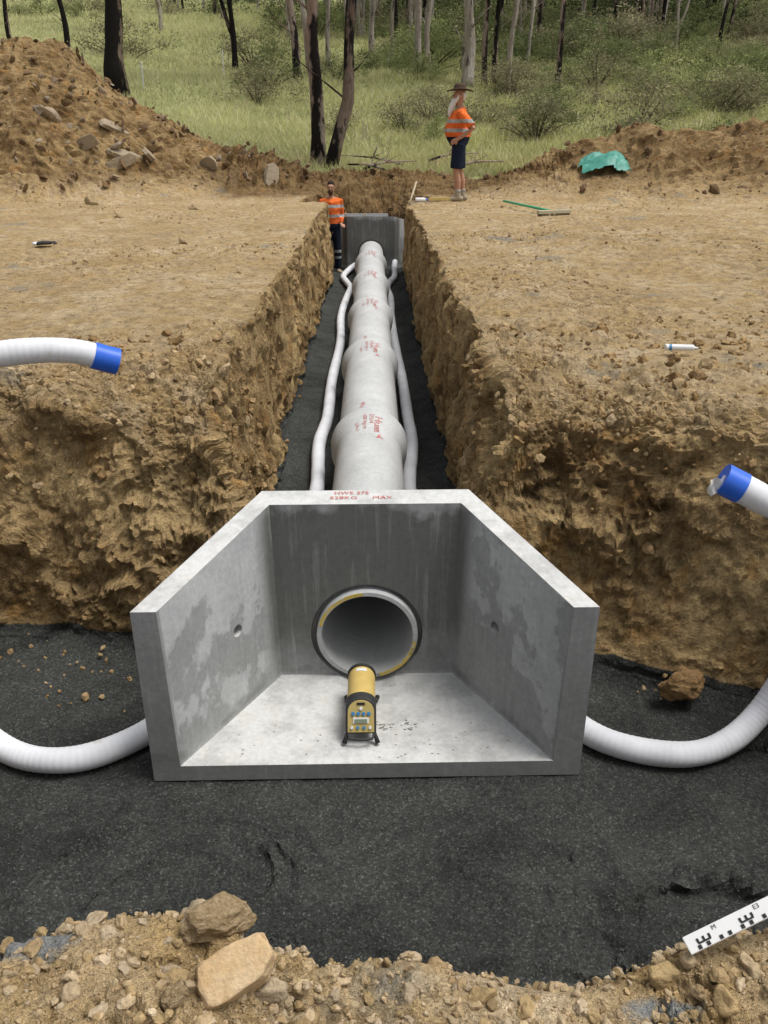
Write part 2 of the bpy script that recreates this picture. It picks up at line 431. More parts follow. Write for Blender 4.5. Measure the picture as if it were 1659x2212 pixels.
du=np.gradient(G,axis=1);dv=np.gradient(G,axis=0)
N=np.cross(du.reshape(-1,3),dv.reshape(-1,3));area=np.linalg.norm(N,axis=1);N/=area[:,None]
steep=1-np.clip(N[:,2],0,1)
near=(yf<23.5)&(np.abs(xf)<14)
idx=np.where(near)[0];Pn=V[idx]
onfloor=sst(.8,1.,tt)
wallm=sst(.12,.45,steep)*(d<.4)*(yf<18.2)
pile=np.clip((T-1.36)/.4,0,1)*(yf>12)*(yf<24)
fg=(yf<1.75)
crumb=sst(-.15,.35,fbm(P2*np.array([.9,.7,1]),3,66))
rim=np.exp(-np.abs(d)/.40)*(yf<5.4)
patch=sst(-.25,.25,fbm(V*np.array([1.7,1.7,1.5]),3,67))          # smooth scraped areas between broken ones
rough=.24+.50*crumb+.45*wallm+1.6*pile+.9*fg+.80*rim+.30*(yf<4.5)*(yf>2.8)+1.3*sst(17,19,yf)*(np.abs(xf)<3)
rough=rough*(1-.97*onfloor*(yf<18))*(1-.65*trk)*np.where(wallm>.2,.35+.75*patch,1)
sel=rough[idx];fgi=fg[idx]
q=fbm(Pn*1.7,3,31);q2=fbm(Pn*6,4,33)
warp=np.stack([fbm(Pn*9,2,101),fbm(Pn*9,2,102),fbm(Pn*9,2,103)],1)
disp=q*.06*sel+q2*.030*sel
h1,h2,i3=worley(Pn*np.array([2.3,2.6,3.8])+warp*.25,141)
fr_=np.clip((h2-h1)*4,0,1)
disp+=(i3-.5)*.11*wallm[idx]*fr_
k1,k2_,i4=worley(Pn*np.array([8,9,13])+warp*.4,151)
disp+=(i4-.5)*.050*wallm[idx]*np.clip((k2_-k1)*5,0,1)*patch[idx]
f1,f2,i1=worley(Pn*6+warp*.5,41); dome=np.clip((f2-f1)*1.6,0,1)**.6*(i1**1.5)
disp+=dome*.045*sel*np.where(fgi,.35,1)*(1-.6*wallm[idx])
g1,g2,i2=worley(Pn*17+warp*.7,51); dome2=np.clip((g2-g1)*1.9,0,1)**.5*(i2**1.2)
disp+=dome2*.026*sel
m1,m2,i5=worley(Pn*42,161)
disp+=np.clip((m2-m1)*2,0,1)**.5*i5*.010*sel*(Pn[:,1]<9)
disp+=fbm(Pn*34,3,61)*.014*sel
gro=fbm(Pn*np.array([3,10,.8]),4,71)
disp+=gro*.035*wallm[idx]
disp=np.where(fgi,np.clip(disp,-.03,.030),disp)
V[idx]+=N[idx]*disp[:,None]
cavshade=np.ones(len(V))*.8
cavshade[idx]=np.clip(.46+dome*.20+dome2*.28+.35*q2+.25*gro*wallm[idx]+(fr_-.7)*.30*wallm[idx]+(i4-.5)*.3*wallm[idx]*patch[idx]+.12*(1-patch[idx])*wallm[idx],0,1)  # shade in crevices between clods, baked into the ground colour
cavshade=np.where((onfloor>.6)&(yf<18),.8+.3*fbm(P2*3,4,9)+np.where(yf<2.6,.6*(rg_-.3)*msk,0),cavshade)
cavshade=np.clip(cavshade,0,1)
moist=np.clip(pile*np.where(xf<0,.45,.6)+1.3*sst(16.8,18.5,yf)*sst(24.5,23.,yf)*sst(3.6,2.6,np.abs(xf)),0,1.3)
gravel=sst(.78,.97,tt)*(yf<18.2)
pc=np.maximum(.68*np.exp(-((xf+.68)/.28)**2-((yf-1.20)/.12)**2),.56*np.exp(-((xf-.62)/.15)**2-((yf-1.13)/.06)**2))*(yf<1.4)
gravel=np.maximum(gravel,pc)
grass=sst(22.3,24.5,yf+1.2*fbm(P2*.5,3,81)+np.where((T>1.6)&(yf<26),-2.5,0))
grass=np.where((np.abs(xf)>14)&(yf>16),np.maximum(grass,sst(14,17,np.abs(xf))),grass)
dark=np.clip(np.maximum(wallm,pile*1.)+.9*sst(17.,18.5,yf)*(yf<26)*(xf>-2.8)*(xf<3.5),0,1)
dark=np.clip(dark+.30*np.exp(-np.abs(d)/.35)*(yf>3)*(yf<5),0,1)
dark=np.where(fg,dark*.2,dark)
F=(np.arange(ny-1)[:,None]*nx+np.arange(nx-1)[None,:]).ravel()
F=np.stack([F,F+1,F+nx+1,F+nx],1)
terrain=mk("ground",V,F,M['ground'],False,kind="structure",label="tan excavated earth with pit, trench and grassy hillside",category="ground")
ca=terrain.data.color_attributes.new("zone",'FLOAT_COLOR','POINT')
ca.data.foreach_set("color",np.stack([gravel,grass,dark,cavshade],1).ravel().astype(np.float32))
for nm,ar in (("moist",moist),("paleclay",(pc>.02)*1.)):
    at=terrain.data.attributes.new(nm,'FLOAT','POINT');at.data.foreach_set("value",np.clip(ar,0,1).astype(np.float32))
flat_=(wallm>.3)|(pile>.2)|(fg&(tt<.8))|(rim>.35)&(onfloor<.5)
terrain.data.polygons.foreach_set("use_smooth",~flat_[F[:,0]])
def hz(x,y): return float(topz(np.array([float(x)]),np.array([float(y)]))[0])
# ------------------------------------------------------------------ rocks
import bmesh
def ico(sub):
    bm=bmesh.new();bmesh.ops.create_icosphere(bm,subdivisions=sub,radius=1)
    v=np.array([x.co[:] for x in bm.verts]);bm.verts.index_update();f=np.array([[q.index for q in p.verts] for p in bm.faces]);bm.free();return v,f
ICO={1:ico(1),2:ico(2),3:ico(3),4:ico(4),5:ico(5)}
def rockshape(sub,seed,planes=9,jit=.06,lo=.5,hi=.85):
    r=np.random.default_rng(seed);v,f=ICO[sub];v=v.copy()
    n=r.normal(size=(planes,3));n/=np.linalg.norm(n,axis=1)[:,None];dd=r.uniform(lo,hi,planes)
    dots=v@n.T;sc=np.where(dots>.05,dd/np.maximum(dots,.05),9).min(1);sc=np.minimum(sc,1.)
    v*=sc[:,None]; v*=(1+jit*2.2*fbm(v*1.6+seed,4,seed))[:,None]
    if sub>=4: v*=(1+jit*.55*fbm(v*6+seed,4,seed+3))[:,None]
    else: v+=r.normal(size=v.shape)*jit*(.3 if sub<3 else .1)
    return v,f
def rotm(n,r):
    q=r.normal(size=(n,4));q/=np.linalg.norm(q,axis=1)[:,None];w,x,y,z=q.T
    return np.stack([1-2*(y*y+z*z),2*(x*y-z*w),2*(x*z+y*w),2*(x*y+z*w),1-2*(x*x+z*z),2*(y*z-x*w),2*(x*z-y*w),2*(y*z+x*w),1-2*(x*x+y*y)],1).reshape(n,3,3)
def scatter(name,w,n,smin,smax,pw,sub,cols,label,embed=.25,flat=(1,1,1),seed=1,jit=.2,planes=8,lo=.5):
    r=np.random.default_rng(seed);w=w*area;w=w/w.sum()
    id_=r.choice(len(V),n,p=w)
    size=smin*(smax/smin)**(r.uniform(size=n)**pw)
    pos=V[id_]+r.normal(size=(n,3))*[.012,.02,0]*(V[id_][:,1:2]*.3)+N[id_]*(size*(.5-embed))[:,None]
    vars_=[rockshape(sub,seed*50+k,planes,jit,lo) for k in range(12)]
    R=rotm(n,r);sc=size[:,None]*r.uniform(.55,1.15,(n,3))*np.array(flat)
    vi=r.integers(0,12,n);base=np.stack([a for a,_ in vars_]);f=vars_[0][1];nv=base.shape[1]
    VV=np.einsum('nij,nkj->nki',R,base[vi]*sc[:,None,:])+pos[:,None,:]
    FF=(f[None]+np.arange(n)[:,None,None]*nv).reshape(-1,3)
    o=mk(name,VV.reshape(-1,3),FF,M['rock'],sub>=3,kind="stuff",label=label)
    cs=np.array(cols)[r.integers(0,len(cols),n)]*r.uniform(.8,1.12,(n,1))
    c4=np.repeat(np.concatenate([cs,np.ones((n,1))],1),nv,0)
    a=o.data.color_attributes.new("rc",'FLOAT_COLOR','POINT');a.data.foreach_set("color",c4.ravel().astype(np.float32))
    return o
tan=[(.45,.325,.175),(.48,.35,.20),(.42,.29,.15),(.52,.395,.24),(.40,.275,.14)]
brn=[(.33,.215,.10),(.40,.265,.13),(.28,.18,.08),(.45,.31,.155)]
plat=(yf>3.7)&(yf<19)&(np.abs(xf)<10)&(tt<.05)
fr=(np.abs(xf)<.5*yf+.6)
clus=np.clip(fbm(P2*1.1,3,91)*1.6+.2,0.02,1)*(.15+crumb)
scatter("loose_clods",(plat&fr)*clus/(np.maximum(yf,3)**1.1),7000,.006,.036,2.6,2,tan,"small tan clods lying on bare earth",seed=3,embed=.6)
scatter("loose_clods",(wallm>.4)*(yf<9)*(yf>2.8)*fr/(np.maximum(yf,3)**1.),900,.008,.040,2.4,2,brn,"brown clods sticking out of the cut earth",seed=4,embed=.7)
scatter("loose_clods",(((d>-.10)&(yf>3.4)&(yf<5.2)))*fr*1.,1700,.008,.055,2.4,2,brn+tan[:3],"brown clods along the crumbling pit rim",seed=12,embed=.55,jit=.25)
spc=[(.26,.175,.10),(.21,.14,.08),(.31,.235,.155),(.33,.27,.20),(.18,.115,.065),(.25,.185,.125),(.15,.10,.06),(.22,.145,.075)]
scatter("spoil_rocks",(pile>.12)*(T>1.42)*(yf<21)*1.*(xf<0),14000,.03,.20,1.7,2,spc,"broken brown rocks covering the spoil heap",flat=(1,.7,.32),seed=5,jit=.03,planes=12,lo=.35,embed=.3)
scatter("spoil_rocks",(((pile>.08)|((yf>18.5)&(yf<23.5)&(np.abs(xf)<2.8))))*(yf<23)*1.*(xf>-1.8),7000,.02,.12,2.2,2,[(.20,.13,.075),(.24,.16,.09),(.17,.11,.06),(.29,.20,.115)],"broken brown clods covering the low spoil heap",seed=6,jit=.2,embed=.5)
CL=[(.52,.385,.225),(.55,.42,.26),(.47,.335,.18),(.57,.45,.30),(.44,.315,.16)]
scatter("bank_clods",fg*(yf>.78)*(tt<.75)*(np.abs(xf)<1.3)*1.,9500,.003,.020,1.8,2,CL,"crumbly tan clods on the near bank",seed=7,embed=.4)
scatter("bank_clods",fg*(yf>.85)*(tt<.6)*(np.abs(xf)<1.2)*(1.+1.2*(xf<-.1)),380,.016,.040,1.4,4,CL,"larger irregular tan clods on the near bank",seed=17,embed=.5,jit=.16,planes=10)
scatter("gravel_stones",(onfloor>.95)*(yf<4.2)*(np.abs(xf)<2.3)*1.,12000,.0016,.0045,1.3,1,[(.13,.135,.13),(.17,.175,.165),(.09,.09,.088),(.20,.205,.195)],"dark crushed gravel bedding",seed=8)
scatter("gravel_stones",(onfloor>.9)*(yf<3.9)*((xf<-1.)|(xf>1.2))*(yf>3.1)*1.,80,.006,.026,1.5,2,brn+tan,"tan clods fallen on the gravel",seed=9)
def rock(loc,s,seed,mat=M['sandstone'],label="pale sandstone rock on crumbly soil",rot=(0,0,0),sub=3,planes=10,name="rock",jit=.03,smooth=False,lo=.5):
    v,f=rockshape(sub,seed,planes,jit,lo);v=v*np.array(s)
    v=v@np.array(Matrix.Rotation(rot[2],3,'Z')@Matrix.Rotation(rot[1],3,'Y')@Matrix.Rotation(rot[0],3,'X')).T
    return mk(name,v,f,mat,smooth,label=label,category="rock",group="loose rocks",loc=loc)
def slab_rock(loc,s,rot,label,seed,mat):
    r=np.random.default_rng(seed)
    pl=[(-.95,-.80),(-.3,-1.),(.55,-.85),(.98,-.2),(.85,.75),(.1,.92),(-.75,.80),(-1.,.05)]
    bm=bmesh.new()
    lo=[bm.verts.new((x*1.02+r.normal()*.05,y*1.0+r.normal()*.05,-1)) for x,y in pl];hi=[bm.verts.new((x*.88+r.normal()*.05,y*.84+r.normal()*.05,.8+.25*x)) for x,y in pl]
    bm.faces.new(lo[::-1]);bm.faces.new(hi)
    for i in range(8): bm.faces.new((lo[i],lo[(i+1)%8],hi[(i+1)%8],hi[i]))
    bmesh.ops.bevel(bm,geom=bm.edges[:],offset=.07,segments=1,affect='EDGES',profile=.6)
    bmesh.ops.triangulate(bm,faces=bm.faces[:])
    for _ in range(4): bmesh.ops.subdivide_edges(bm,edges=[e for e in bm.edges if e.calc_length()>.12],cuts=1);bmesh.ops.triangulate(bm,faces=bm.faces[:])
    bm.verts.index_update();v=np.array([x.co[:] for x in bm.verts]);f=[[q.index for q in p.verts] for p in bm.faces];bm.free()
    v=v+.10*np.stack([fbm(v*1.5+9,5,seed),fbm(v*1.5+3,5,seed+5),fbm(v*1.5,5,seed+9)],1);v=v*np.array(s)
    v=v@np.array(Matrix.Rotation(rot[2],3,'Z')@Matrix.Rotation(rot[1],3,'Y')@Matrix.Rotation(rot[0],3,'X')).T
    return mk("rock",v,f,mat,True,label=label,category="rock",group="loose rocks",loc=loc)
slab_rock((-.235,1.085,.945),(.082,.052,.036),(.52,-.15,.45),"flat pale orange sandstone block on crumbly bank",5,M['sandstone'])
rock((-.285,1.20,.945),(.085,.055,.050),57,M['clod'],"large crumbly tan clod on the crest of the bank",rot=(.2,.1,.4),planes=16,jit=.16,sub=5,smooth=False,lo=.65)
rock((-.34,1.05,.925),(.035,.025,.035),13,M['clod'],"crumbly tan clod on the near bank",rot=(.2,.4,.9),jit=.14,sub=5)
M['rockbrown']=clodmat("brown_rock",(.27,.16,.07),(.42,.27,.13))
M['rockgrey']=simple("grey_brown_rock",(.31,.25,.175),.9,.3,8,.15,.8,.03)
rock((1.44,3.10,.10),(.13,.09,.10),21,M['rockbrown'],"rough brown clay rock on dark gravel",(.1,.2,.3),planes=13,jit=.2,sub=5,smooth=True)
rock((-6.3,18.0,hz(-6.3,18.)+.05),(.28,.22,.20),31,M['rockgrey'],"rounded grey-brown boulder on the spoil heap",(.3,.5,.7),sub=3,planes=9,jit=.06)
for k,(x,y,s,sd) in enumerate([(-2.1,19.0,(.16,.30,.07),32),(-4.9,18.2,(.40,.14,.05),33),(-5.15,18.6,(.42,.14,.05),34),(-4.5,18.5,(.36,.13,.05),35),(-7.6,18.2,(.30,.2,.07),36),(-3.4,18.9,(.24,.16,.06),37),(-5.6,17.9,(.28,.13,.05),42),(-5.0,18.0,(.34,.12,.05),43)]):
    slab_rock((x,y,hz(x,y)+.08),s,((1.2,.2,.3) if k==0 else (.5+.15*k,.35,.5*k)),"grey-brown slab of rock on the spoil",sd,M['rockgrey'])
for k,(x,y,s,sd) in enumerate([(-2.9,14.6,(.12,.1,.07),38),(-3.6,12.9,(.16,.12,.08),39),(-2.1,9.8,(.1,.08,.05),40),(-4.9,15.6,(.2,.15,.1),41)]):
    rock((x,y,hz(x,y)+s[2]*.2),s,sd,M['clod'],"tan clay clod on bare earth",(.3*k,.5,.7*k),sub=4,planes=8,jit=.12,smooth=True)
# ------------------------------------------------------------------ headwall
def prism(bot,top):
    n=len(bot);v=list(bot)+list(top)
    f=[tuple(range(n-1,-1,-1)),tuple(range(n,2*n))]+[(i,(i+1)%n,n+(i+1)%n,n+i) for i in range(n)]
    return v,f
hb=.975;hf=.80
o1=[(-.87,-.36),(.87,-.36),(.455,.36),(-.455,.36)]
outer=prism([(x,y,0) for x,y in o1],[(x,y,hf if y<0 else hb) for x,y in o1])
hw=mk("headwall_shell",*outer,M['headwall'])
def cutter(v,f):
    o=mk("cut",v,f);return o
i1=[(-.805,-.40),(.805,-.40),(.417,.265),(-.417,.265)]
i0=[(-.78,-.40),(.78,-.40),(.402,.255),(-.402,.255)]
cuts=[cutter(*prism([(x,y,.075) for x,y in i0],[(x,y,1.2) for x,y in i1]))]
cuts.append(cutter(*tube([(0,.15,.298),(0,.5,.298)],[.258,.258],48)))
for sx in (-1,1):
    c=Vector((sx*.553,.018,.476))
    dv_=Vector((sx*.86,.51,0)).normalized()
    cuts.append(cutter(*tube([c-dv_*.05,c+dv_*.05],[.030,.025],20)))
for c in cuts:
    m=hw.modifiers.new("b",'BOOLEAN');m.operation='DIFFERENCE';m.object=c;m.solver='EXACT'
bv=hw.modifiers.new("bev",'BEVEL');bv.width=.012;bv.segments=3;bv.limit_method='ANGLE';bv.angle_limit=.6
evalmesh(hw)
for c in cuts:bpy.data.objects.remove(c)
def headwall(loc,rz,label):
    e=empty("pipe_headwall",loc,label=label,category="headwall",group="concrete culvert headwalls")
    e.rotation_euler=(0,0,rz);return e
H1=headwall((0,3.0,0),math.radians(.5),"grey precast concrete headwall with splayed wings around pipe mouth")
hw.parent=H1;hw.name="wall"
H2=headwall((0,17.05,0),math.pi,"grey concrete headwall seen from behind at trench end")
hw2=hw.copy();COL.objects.link(hw2);hw2.parent=H2
def ring(name,parent,y0,y1,r0,r1,mat,a0=0,a1=360,seg=48,cz=.298,label=None):
    V_=[];F_=[];n=seg
    full=(a1-a0)>=360
    for k in range(n+(0 if full else 1)):
        th=math.radians(a0+(a1-a0)*k/n)
        for (y,r) in ((y0,r0),(y0,r1),(y1,r1),(y1,r0)): V_.append((r*math.cos(th),y,cz+r*math.sin(th)))
    m=len(V_)//4
    for k in range(m if full else m-1):
        a=4*k;b=4*((k+1)%m)
        for q in range(4): F_.append((a+q,a+(q+1)%4,b+(q+1)%4,b+q))
    return mk(name,V_,F_,mat,False,parent=parent,label=label)
M['grout']=simple("dark_joint",(.14,.14,.13),.9,.6,12,.2,.8,.02)
for H in (H1,H2): ring("joint_seal",H,.280,.33,.234,.2595,M['grout'])
def place_text(s,size,fn,parent,mat,name="stencil_text"):
    v,f=textvf(s,size);vv=np.array([fn(a[0],a[1]) for a in v]);return mk(name,vv,f,mat,parent=parent)
slope=(hb-hf)/.72
place_text("HWE 375",.028,lambda a,b:(-.06+a*1.35,.336+b,hb+( -.024+b)*slope+.0035),H1,M['stencil'])
place_text("528KG",.028,lambda a,b:(-.095+a*1.5,.303+b,hb+(-.057+b)*slope+.0035),H1,M['stencil'])
place_text("MAX",.028,lambda a,b:(.075+a*1.5,.303+b,hb+(-.057+b)*slope+.0035),H1,M['stencil'])
# ------------------------------------------------------------------ pipes
cz=.298
ends=[5.82,8.12,10.42,12.72,15.02]
starts=[3.235]+[e-.09 for e in ends]
ends2=ends+[16.9]
for k,(a,b) in enumerate(zip(starts,ends2)):
    L=b-a
    e=empty("concrete_pipe",(0,a,cz),label="light grey concrete pipe section with red stencilled lettering",category="pipe",group="concrete pipes laid in the trench")
    if k<5:
        prof=[(0,.211),(0,.230),(.004,.233),(L-.24,.234),(L-.18,.262),(L-.14,.276),(L-.006,.283),(L,.278),(L,.242),(L-.095,.242),(L-.1,.211)]
    else:
        prof=[(0,.211),(0,.230),(.004,.233),(L,.234),(L,.211)]
    v,f=lathe_y(prof,64)
    o=mk("barrel",v,f,M['pipe'],True,parent=e)
    m=o.modifiers.new("es",'EDGE_SPLIT');m.split_angle=math.radians(15);evalmesh(o)
    if k<5:
        def wrap(yc,ang0,R0):
            def fn(a_,b_):
                yy=yc-a_
                R=np.interp(yy,[p[0] for p in prof[3:7]],[p[1] for p in prof[3:7]])+.0022
                th=math.radians(90-ang0)-b_/R
                return (R*math.cos(th),yy,R*math.sin(th))
            return fn
        place_text("Humes",.080,wrap(L-.26,15,.28),e,M['stencil'],"stencil_lettering")
        place_text("375/4",.046,wrap(L-.17,4,.28),e,M['stencil'],"stencil_lettering")
        place_text("450 kg max",.040,wrap(L-.22,-6,.28),e,M['stencil'],"stencil_lettering")
        place_text("S.No 13",.036,wrap(L-.26,-20,.28),e,M['stencil'],"stencil_lettering")
        if k>0: place_text("450 kg",.05,wrap(.35,-12,.28),e,M['stencil'],"stencil_lettering")
        fn=wrap(L-.47,18,.28)
        mk("stencil_arrow",[fn(a_,b_) for a_,b_ in ((-.06,.0),(.03,.03),(.0,.008),(.03,-.025))],[(0,1,2),(0,2,3)],M['stencil'],parent=e)
    if k==0:
        ring("crayon_mark",e,-.003,.001,.214,.230,M['yellowcrayon'],95,165,24,0.)
        ring("crayon_mark",e,-.003,.001,.212,.229,M['yellowcrayon'],285,352,24,0.)
        place_text("DN",.024,lambda a,b:(.196*math.cos(math.radians(-22)-a/.2)*(1.13+b*2),-.004,.196*math.sin(math.radians(-22)-a/.2)*(1.13+b*2)),e,M['blackpaint'],"crayon_lettering")
# ------------------------------------------------------------------ drainage hoses
def hose(pts,label,ncap=11):
    e=empty("drainage_hose",pts[0],label=label,category="hose",group="white drainage hoses beside the pipe")
    C=crom(pts,.0065);r=[];s=0
    for i,p in enumerate(C):
        if i:s+=(C[i]-C[i-1]).length
        r.append(.0535+.0006*math.sin(s*2*math.pi/.026)+.0010*math.sin(s*5.1)+.0008*math.sin(s*17))
    o0=Vector(pts[0])
    v,f=tube([p-o0 for p in C],r,20)
    mk("sock",v,f,M['hose'],True,parent=e)
    K=[C[-1-ncap],C[-1-ncap*2//3],C[-1-ncap//3],C[-1]]; T_=(C[-1]-C[-6]).normalized();K.append(C[-1]+T_*.022)
    v,f=tube([p-o0 for p in K]+[K[-1]-o0,K[-1]-T_*.03-o0],[.0575,.0575,.0575,.0575,.0575,.051,.051],28)
    c=mk("end_coupling",v,f,M['blue'],True,parent=e)
    m=c.modifiers.new("es",'EDGE_SPLIT');m.split_angle=.5;evalmesh(c)
    return e,C
fl=.055
Lp=[(-.22,16.6,.13),(-.36,16.35,.09),(-.50,15.5,fl),(-.42,14.8,fl),(-.34,14.2,fl),(-.385,13.2,fl),(-.42,11.8,fl),(-.372,10.2,fl),(-.40,8.5,fl),(-.385,7.25,fl),(-.42,6.5,fl),(-.38,5.5,fl),(-.44,4.7,fl),(-.60,4.05,fl),(-.70,3.55,fl),(-.80,3.15,fl),(-.96,2.86,fl),(-1.23,2.70,fl),(-1.55,2.79,.06),(-1.86,3.02,.25),(-2.02,3.22,.75),(-1.90,3.32,1.30),(-1.66,3.38,1.53),(-1.48,3.42,1.575),(-1.26,3.50,1.565),(-1.10,3.57,1.505)]
hose(Lp,"white sock-covered drainage hose curling up with blue end coupling",13)
Rp=[(.46,16.55,.16),(.44,16.2,.10),(.42,15.4,fl),(.31,14.7,fl),(.27,14.1,fl),(.31,13.2,fl),(.29,11.8,fl),(.30,10.2,fl),(.335,8.5,fl),(.345,7.25,fl),(.35,6.5,fl),(.29,5.5,fl),(.36,4.7,fl),(.58,4.0,fl),(.72,3.5,fl),(.84,3.05,fl),(1.00,2.80,fl),(1.27,2.70,fl),(1.50,2.75,.065),(1.70,2.86,.17),(1.82,2.88,.50),(1.78,2.80,.85),(1.60,2.72,1.10),(1.43,2.72,1.205),(1.31,2.75,1.262)]
eR,CR=hose(Rp,"white sock-covered drainage hose looping up with blue taped end",9)
te=CR[-1]-CR[0]
tv=[];tf=[]
for i in range(7):
    for j in range(5):
        tv.append((te.x-.018-.010*i+.004*math.sin(j*2),te.y-.03+.008*math.sin(i*1.7+j),te.z+.03-.015*j-.002*i+.006*math.sin(i*2.2)))
for i in range(6):
    for j in range(4): a=i*5+j;tf.append((a,a+1,a+6,a+5))
mk("tape_flap",tv,tf,M['white'],True,parent=eR)
# ------------------------------------------------------------------ pipe laser
PL=empty("pipe_laser",(-.025,2.80,.079),label="yellow pipe laser with black base standing in headwall",category="laser instrument")
def bevelled(name,parts,mat,parent,w=.003,smooth=False):
    v,f=merge(parts);o=mk(name,v,f,mat,smooth,parent=parent)
    m=o.modifiers.new("b",'BEVEL');m.width=w;m.segments=2;m.limit_method='ANGLE';evalmesh(o);return o
zc=.112
v,f=lathe_y([(.05,.001),(.05,.060),(.26,.060),(.275,.056),(.285,.05),(.285,.001)],40,False)
o=mk("housing",[(a,b,c+zc) for a,b,c in v],f,M['yellow'],True,parent=PL);m=o.modifiers.new("e",'EDGE_SPLIT');evalmesh(o)
v,f=lathe_y([(.268,.0602),(.268,.064),(.284,.064),(.29,.055),(.29,.048),(.285,.046)],40,False)
mk("rear_collar",[(a,b,c+zc) for a,b,c in v],f,M['black'],False,parent=PL)
def arch(hw_,z0,z1,y,n=16,lean=.55,yo=0):
    P_=[(-hw_,z0),(hw_,z0)]
    for k in range(n+1):
        th=math.pi*k/n;P_.append((hw_*math.cos(th),z1-hw_*.75+hw_*.75*math.sin(th)))
    return [(x,y+yo+(z-z0)*lean,z) for x,z in P_]
Z0=.048
A=arch(.064,Z0,.178,-.04);B=[(x,.075,z) for x,y,z in A]
v,f=prism(A,B);o=mk("control_head",v,f,M['black'],False,parent=PL)
m=o.modifiers.new("b",'BEVEL');m.width=.004;m.segments=2;m.limit_method='ANGLE';evalmesh(o)
A=arch(.055,Z0+.007,.170,-.04+.007*.55,yo=-.003);B=[(x,y+.004,z) for x,y,z in A]
mk("control_panel",*prism(A,B),M['yellowdark'],parent=PL)
def onpanel(x,z,off=.0045):return Vector((x,-.04+(z-Z0)*.55-off,z))
nrm=Vector((0,-1,.55)).normalized();Rp_=Matrix(((1,0,0),(0,.55/1.141,nrm.y),(0,1/1.141,nrm.z)))
def pbox(name,x,z,sx,sz,mat,off=.005,th=.004):
    c=onpanel(x,z,off);return mk(name,*box(c.x,c.y,c.z,sx,sz,th,R=[list(r) for r in Rp_]),mat,parent=PL)
pbox("display",0,.098,.066,.024,M['label'],.004);pbox("display_glass",0,.098,.052,.015,M['lcd'],.007)
def pbtn(x,z,r,mat):
    c=onpanel(x,z,.004);v,f=tube([c,c+nrm*.005],[r,r*.85],16);mk("button",v,f,mat,parent=PL)
for x in (-.033,-.011,.011,.033): pbtn(x,.122,.0085,M['button'])
for x in (-.038,-.013,.013,.038): pbtn(x,.072,.0070,M['button'] if abs(x)<.03 else M['label'])
pbtn(0,.141,.008,M['label'])
pbox("name_label",0,.158,.034,.010,M['blackpaint'],.004)
v,f=[],[]
for k in range(9):
    th=math.radians(90-22+44*k/8)
    for y in (.232,.252): v.append((.0612*math.cos(th),y,zc+.0612*math.sin(th)))
f=[(2*k,2*k+2,2*k+3,2*k+1) for k in range(8)];mk("top_sticker",v,f,M['label'],parent=PL)
for sx in (-1,1):
    for (y0,y1) in ((-.01,-.05),(.235,.26)):
        v,f=tube([(sx*.045,y0,.06),(sx*.060,y1*.7,.035),(sx*.070,y1,.008)],[.009,.008,.011],10);mk("foot",v,f,M['black'],True,parent=PL)
v,f=tube([(-.055,-.03,.048),(-.048,-.056,.036),(0,-.062,.034),(.048,-.056,.036),(.055,-.03,.048)],[.006]*5,10);mk("carry_handle",v,f,M['black'],True,parent=PL)
for sx in (-1,1):
    v,f=tube([(sx*.058,.10,zc),(sx*.070,.10,zc)],[.012,.010],14);mk("side_knob",v,f,M['black'],True,parent=PL)
def splat(x,y,r,seed):
    rr=np.random.default_rng(seed);n=14;v=[(x,y,.0768)]+[(x+r*math.cos(6.283*k/n)*rr.uniform(.4,1.1),y+.6*r*math.sin(6.283*k/n)*rr.uniform(.4,1.1),.0762) for k in range(n)]
    return v,[(0,1+k,1+(k+1)%n) for k in range(n)]
M['mud']=simple("dried_mud",(.18,.175,.16),.95,.3,60,.1)
parts=[]
for k in range(44):
    parts.append(splat(random.choice([.08,.18])+random.gauss(0,.022),2.87+random.gauss(0,.022)-3,random.uniform(.002,.011),k))
for k in range(70):
    parts.append(splat(random.uniform(-.62,.6),random.uniform(2.67,2.90)-3,random.uniform(.0015,.007),k+60))
v,f=merge(parts);o=mk("mud_spots",v,f,M['mud'],parent=H1);o["kind"]="stuff"
# ------------------------------------------------------------------ survey staff (near bank)
SS=empty("survey_staff",(.70,1.222,.815),label="white levelling staff with black graduations on soil bank",category="measuring staff")
dirv=Vector((.26,.04,.130)).normalized()
xa=dirv;za=(Vector((-.1,-.55,1))-dirv*Vector((-.1,-.55,1)).dot(dirv)).normalized();ya=za.cross(xa)
Rm=Matrix((xa,ya,za)).transposed();SS.rotation_euler=Rm.to_euler()
bevelled("staff_body",[box(.70,0,0,1.4,.036,.02)],M['white'],SS,.002)
parts=[]
for k in range(28):
    x=.02+k*.05
    parts.append(box(x+.005,-.012,.0108,.008,.008,.0012))
    parts.append(box(x+.025,-.012,.0108,.008,.008,.0012))
    if k%2==0:
        parts.append(box(x+.02,-.005,.0108,.030,.0035,.0012))
        for q in (0,.0135,.027): parts.append(box(x+.0065+q,.0005,.0108,.005,.008,.0012))
v,f=merge(parts);o=mk("graduation",v,f,M['blackpaint'],parent=SS)
for k,s_ in enumerate(["M","E3","84","85","86"]):
    place_text(s_,.016,lambda a,b,k=k:(.070+k*.1+a*.9,.010+b*.8,.0114),SS,M['blackpaint'],"staff_numeral")
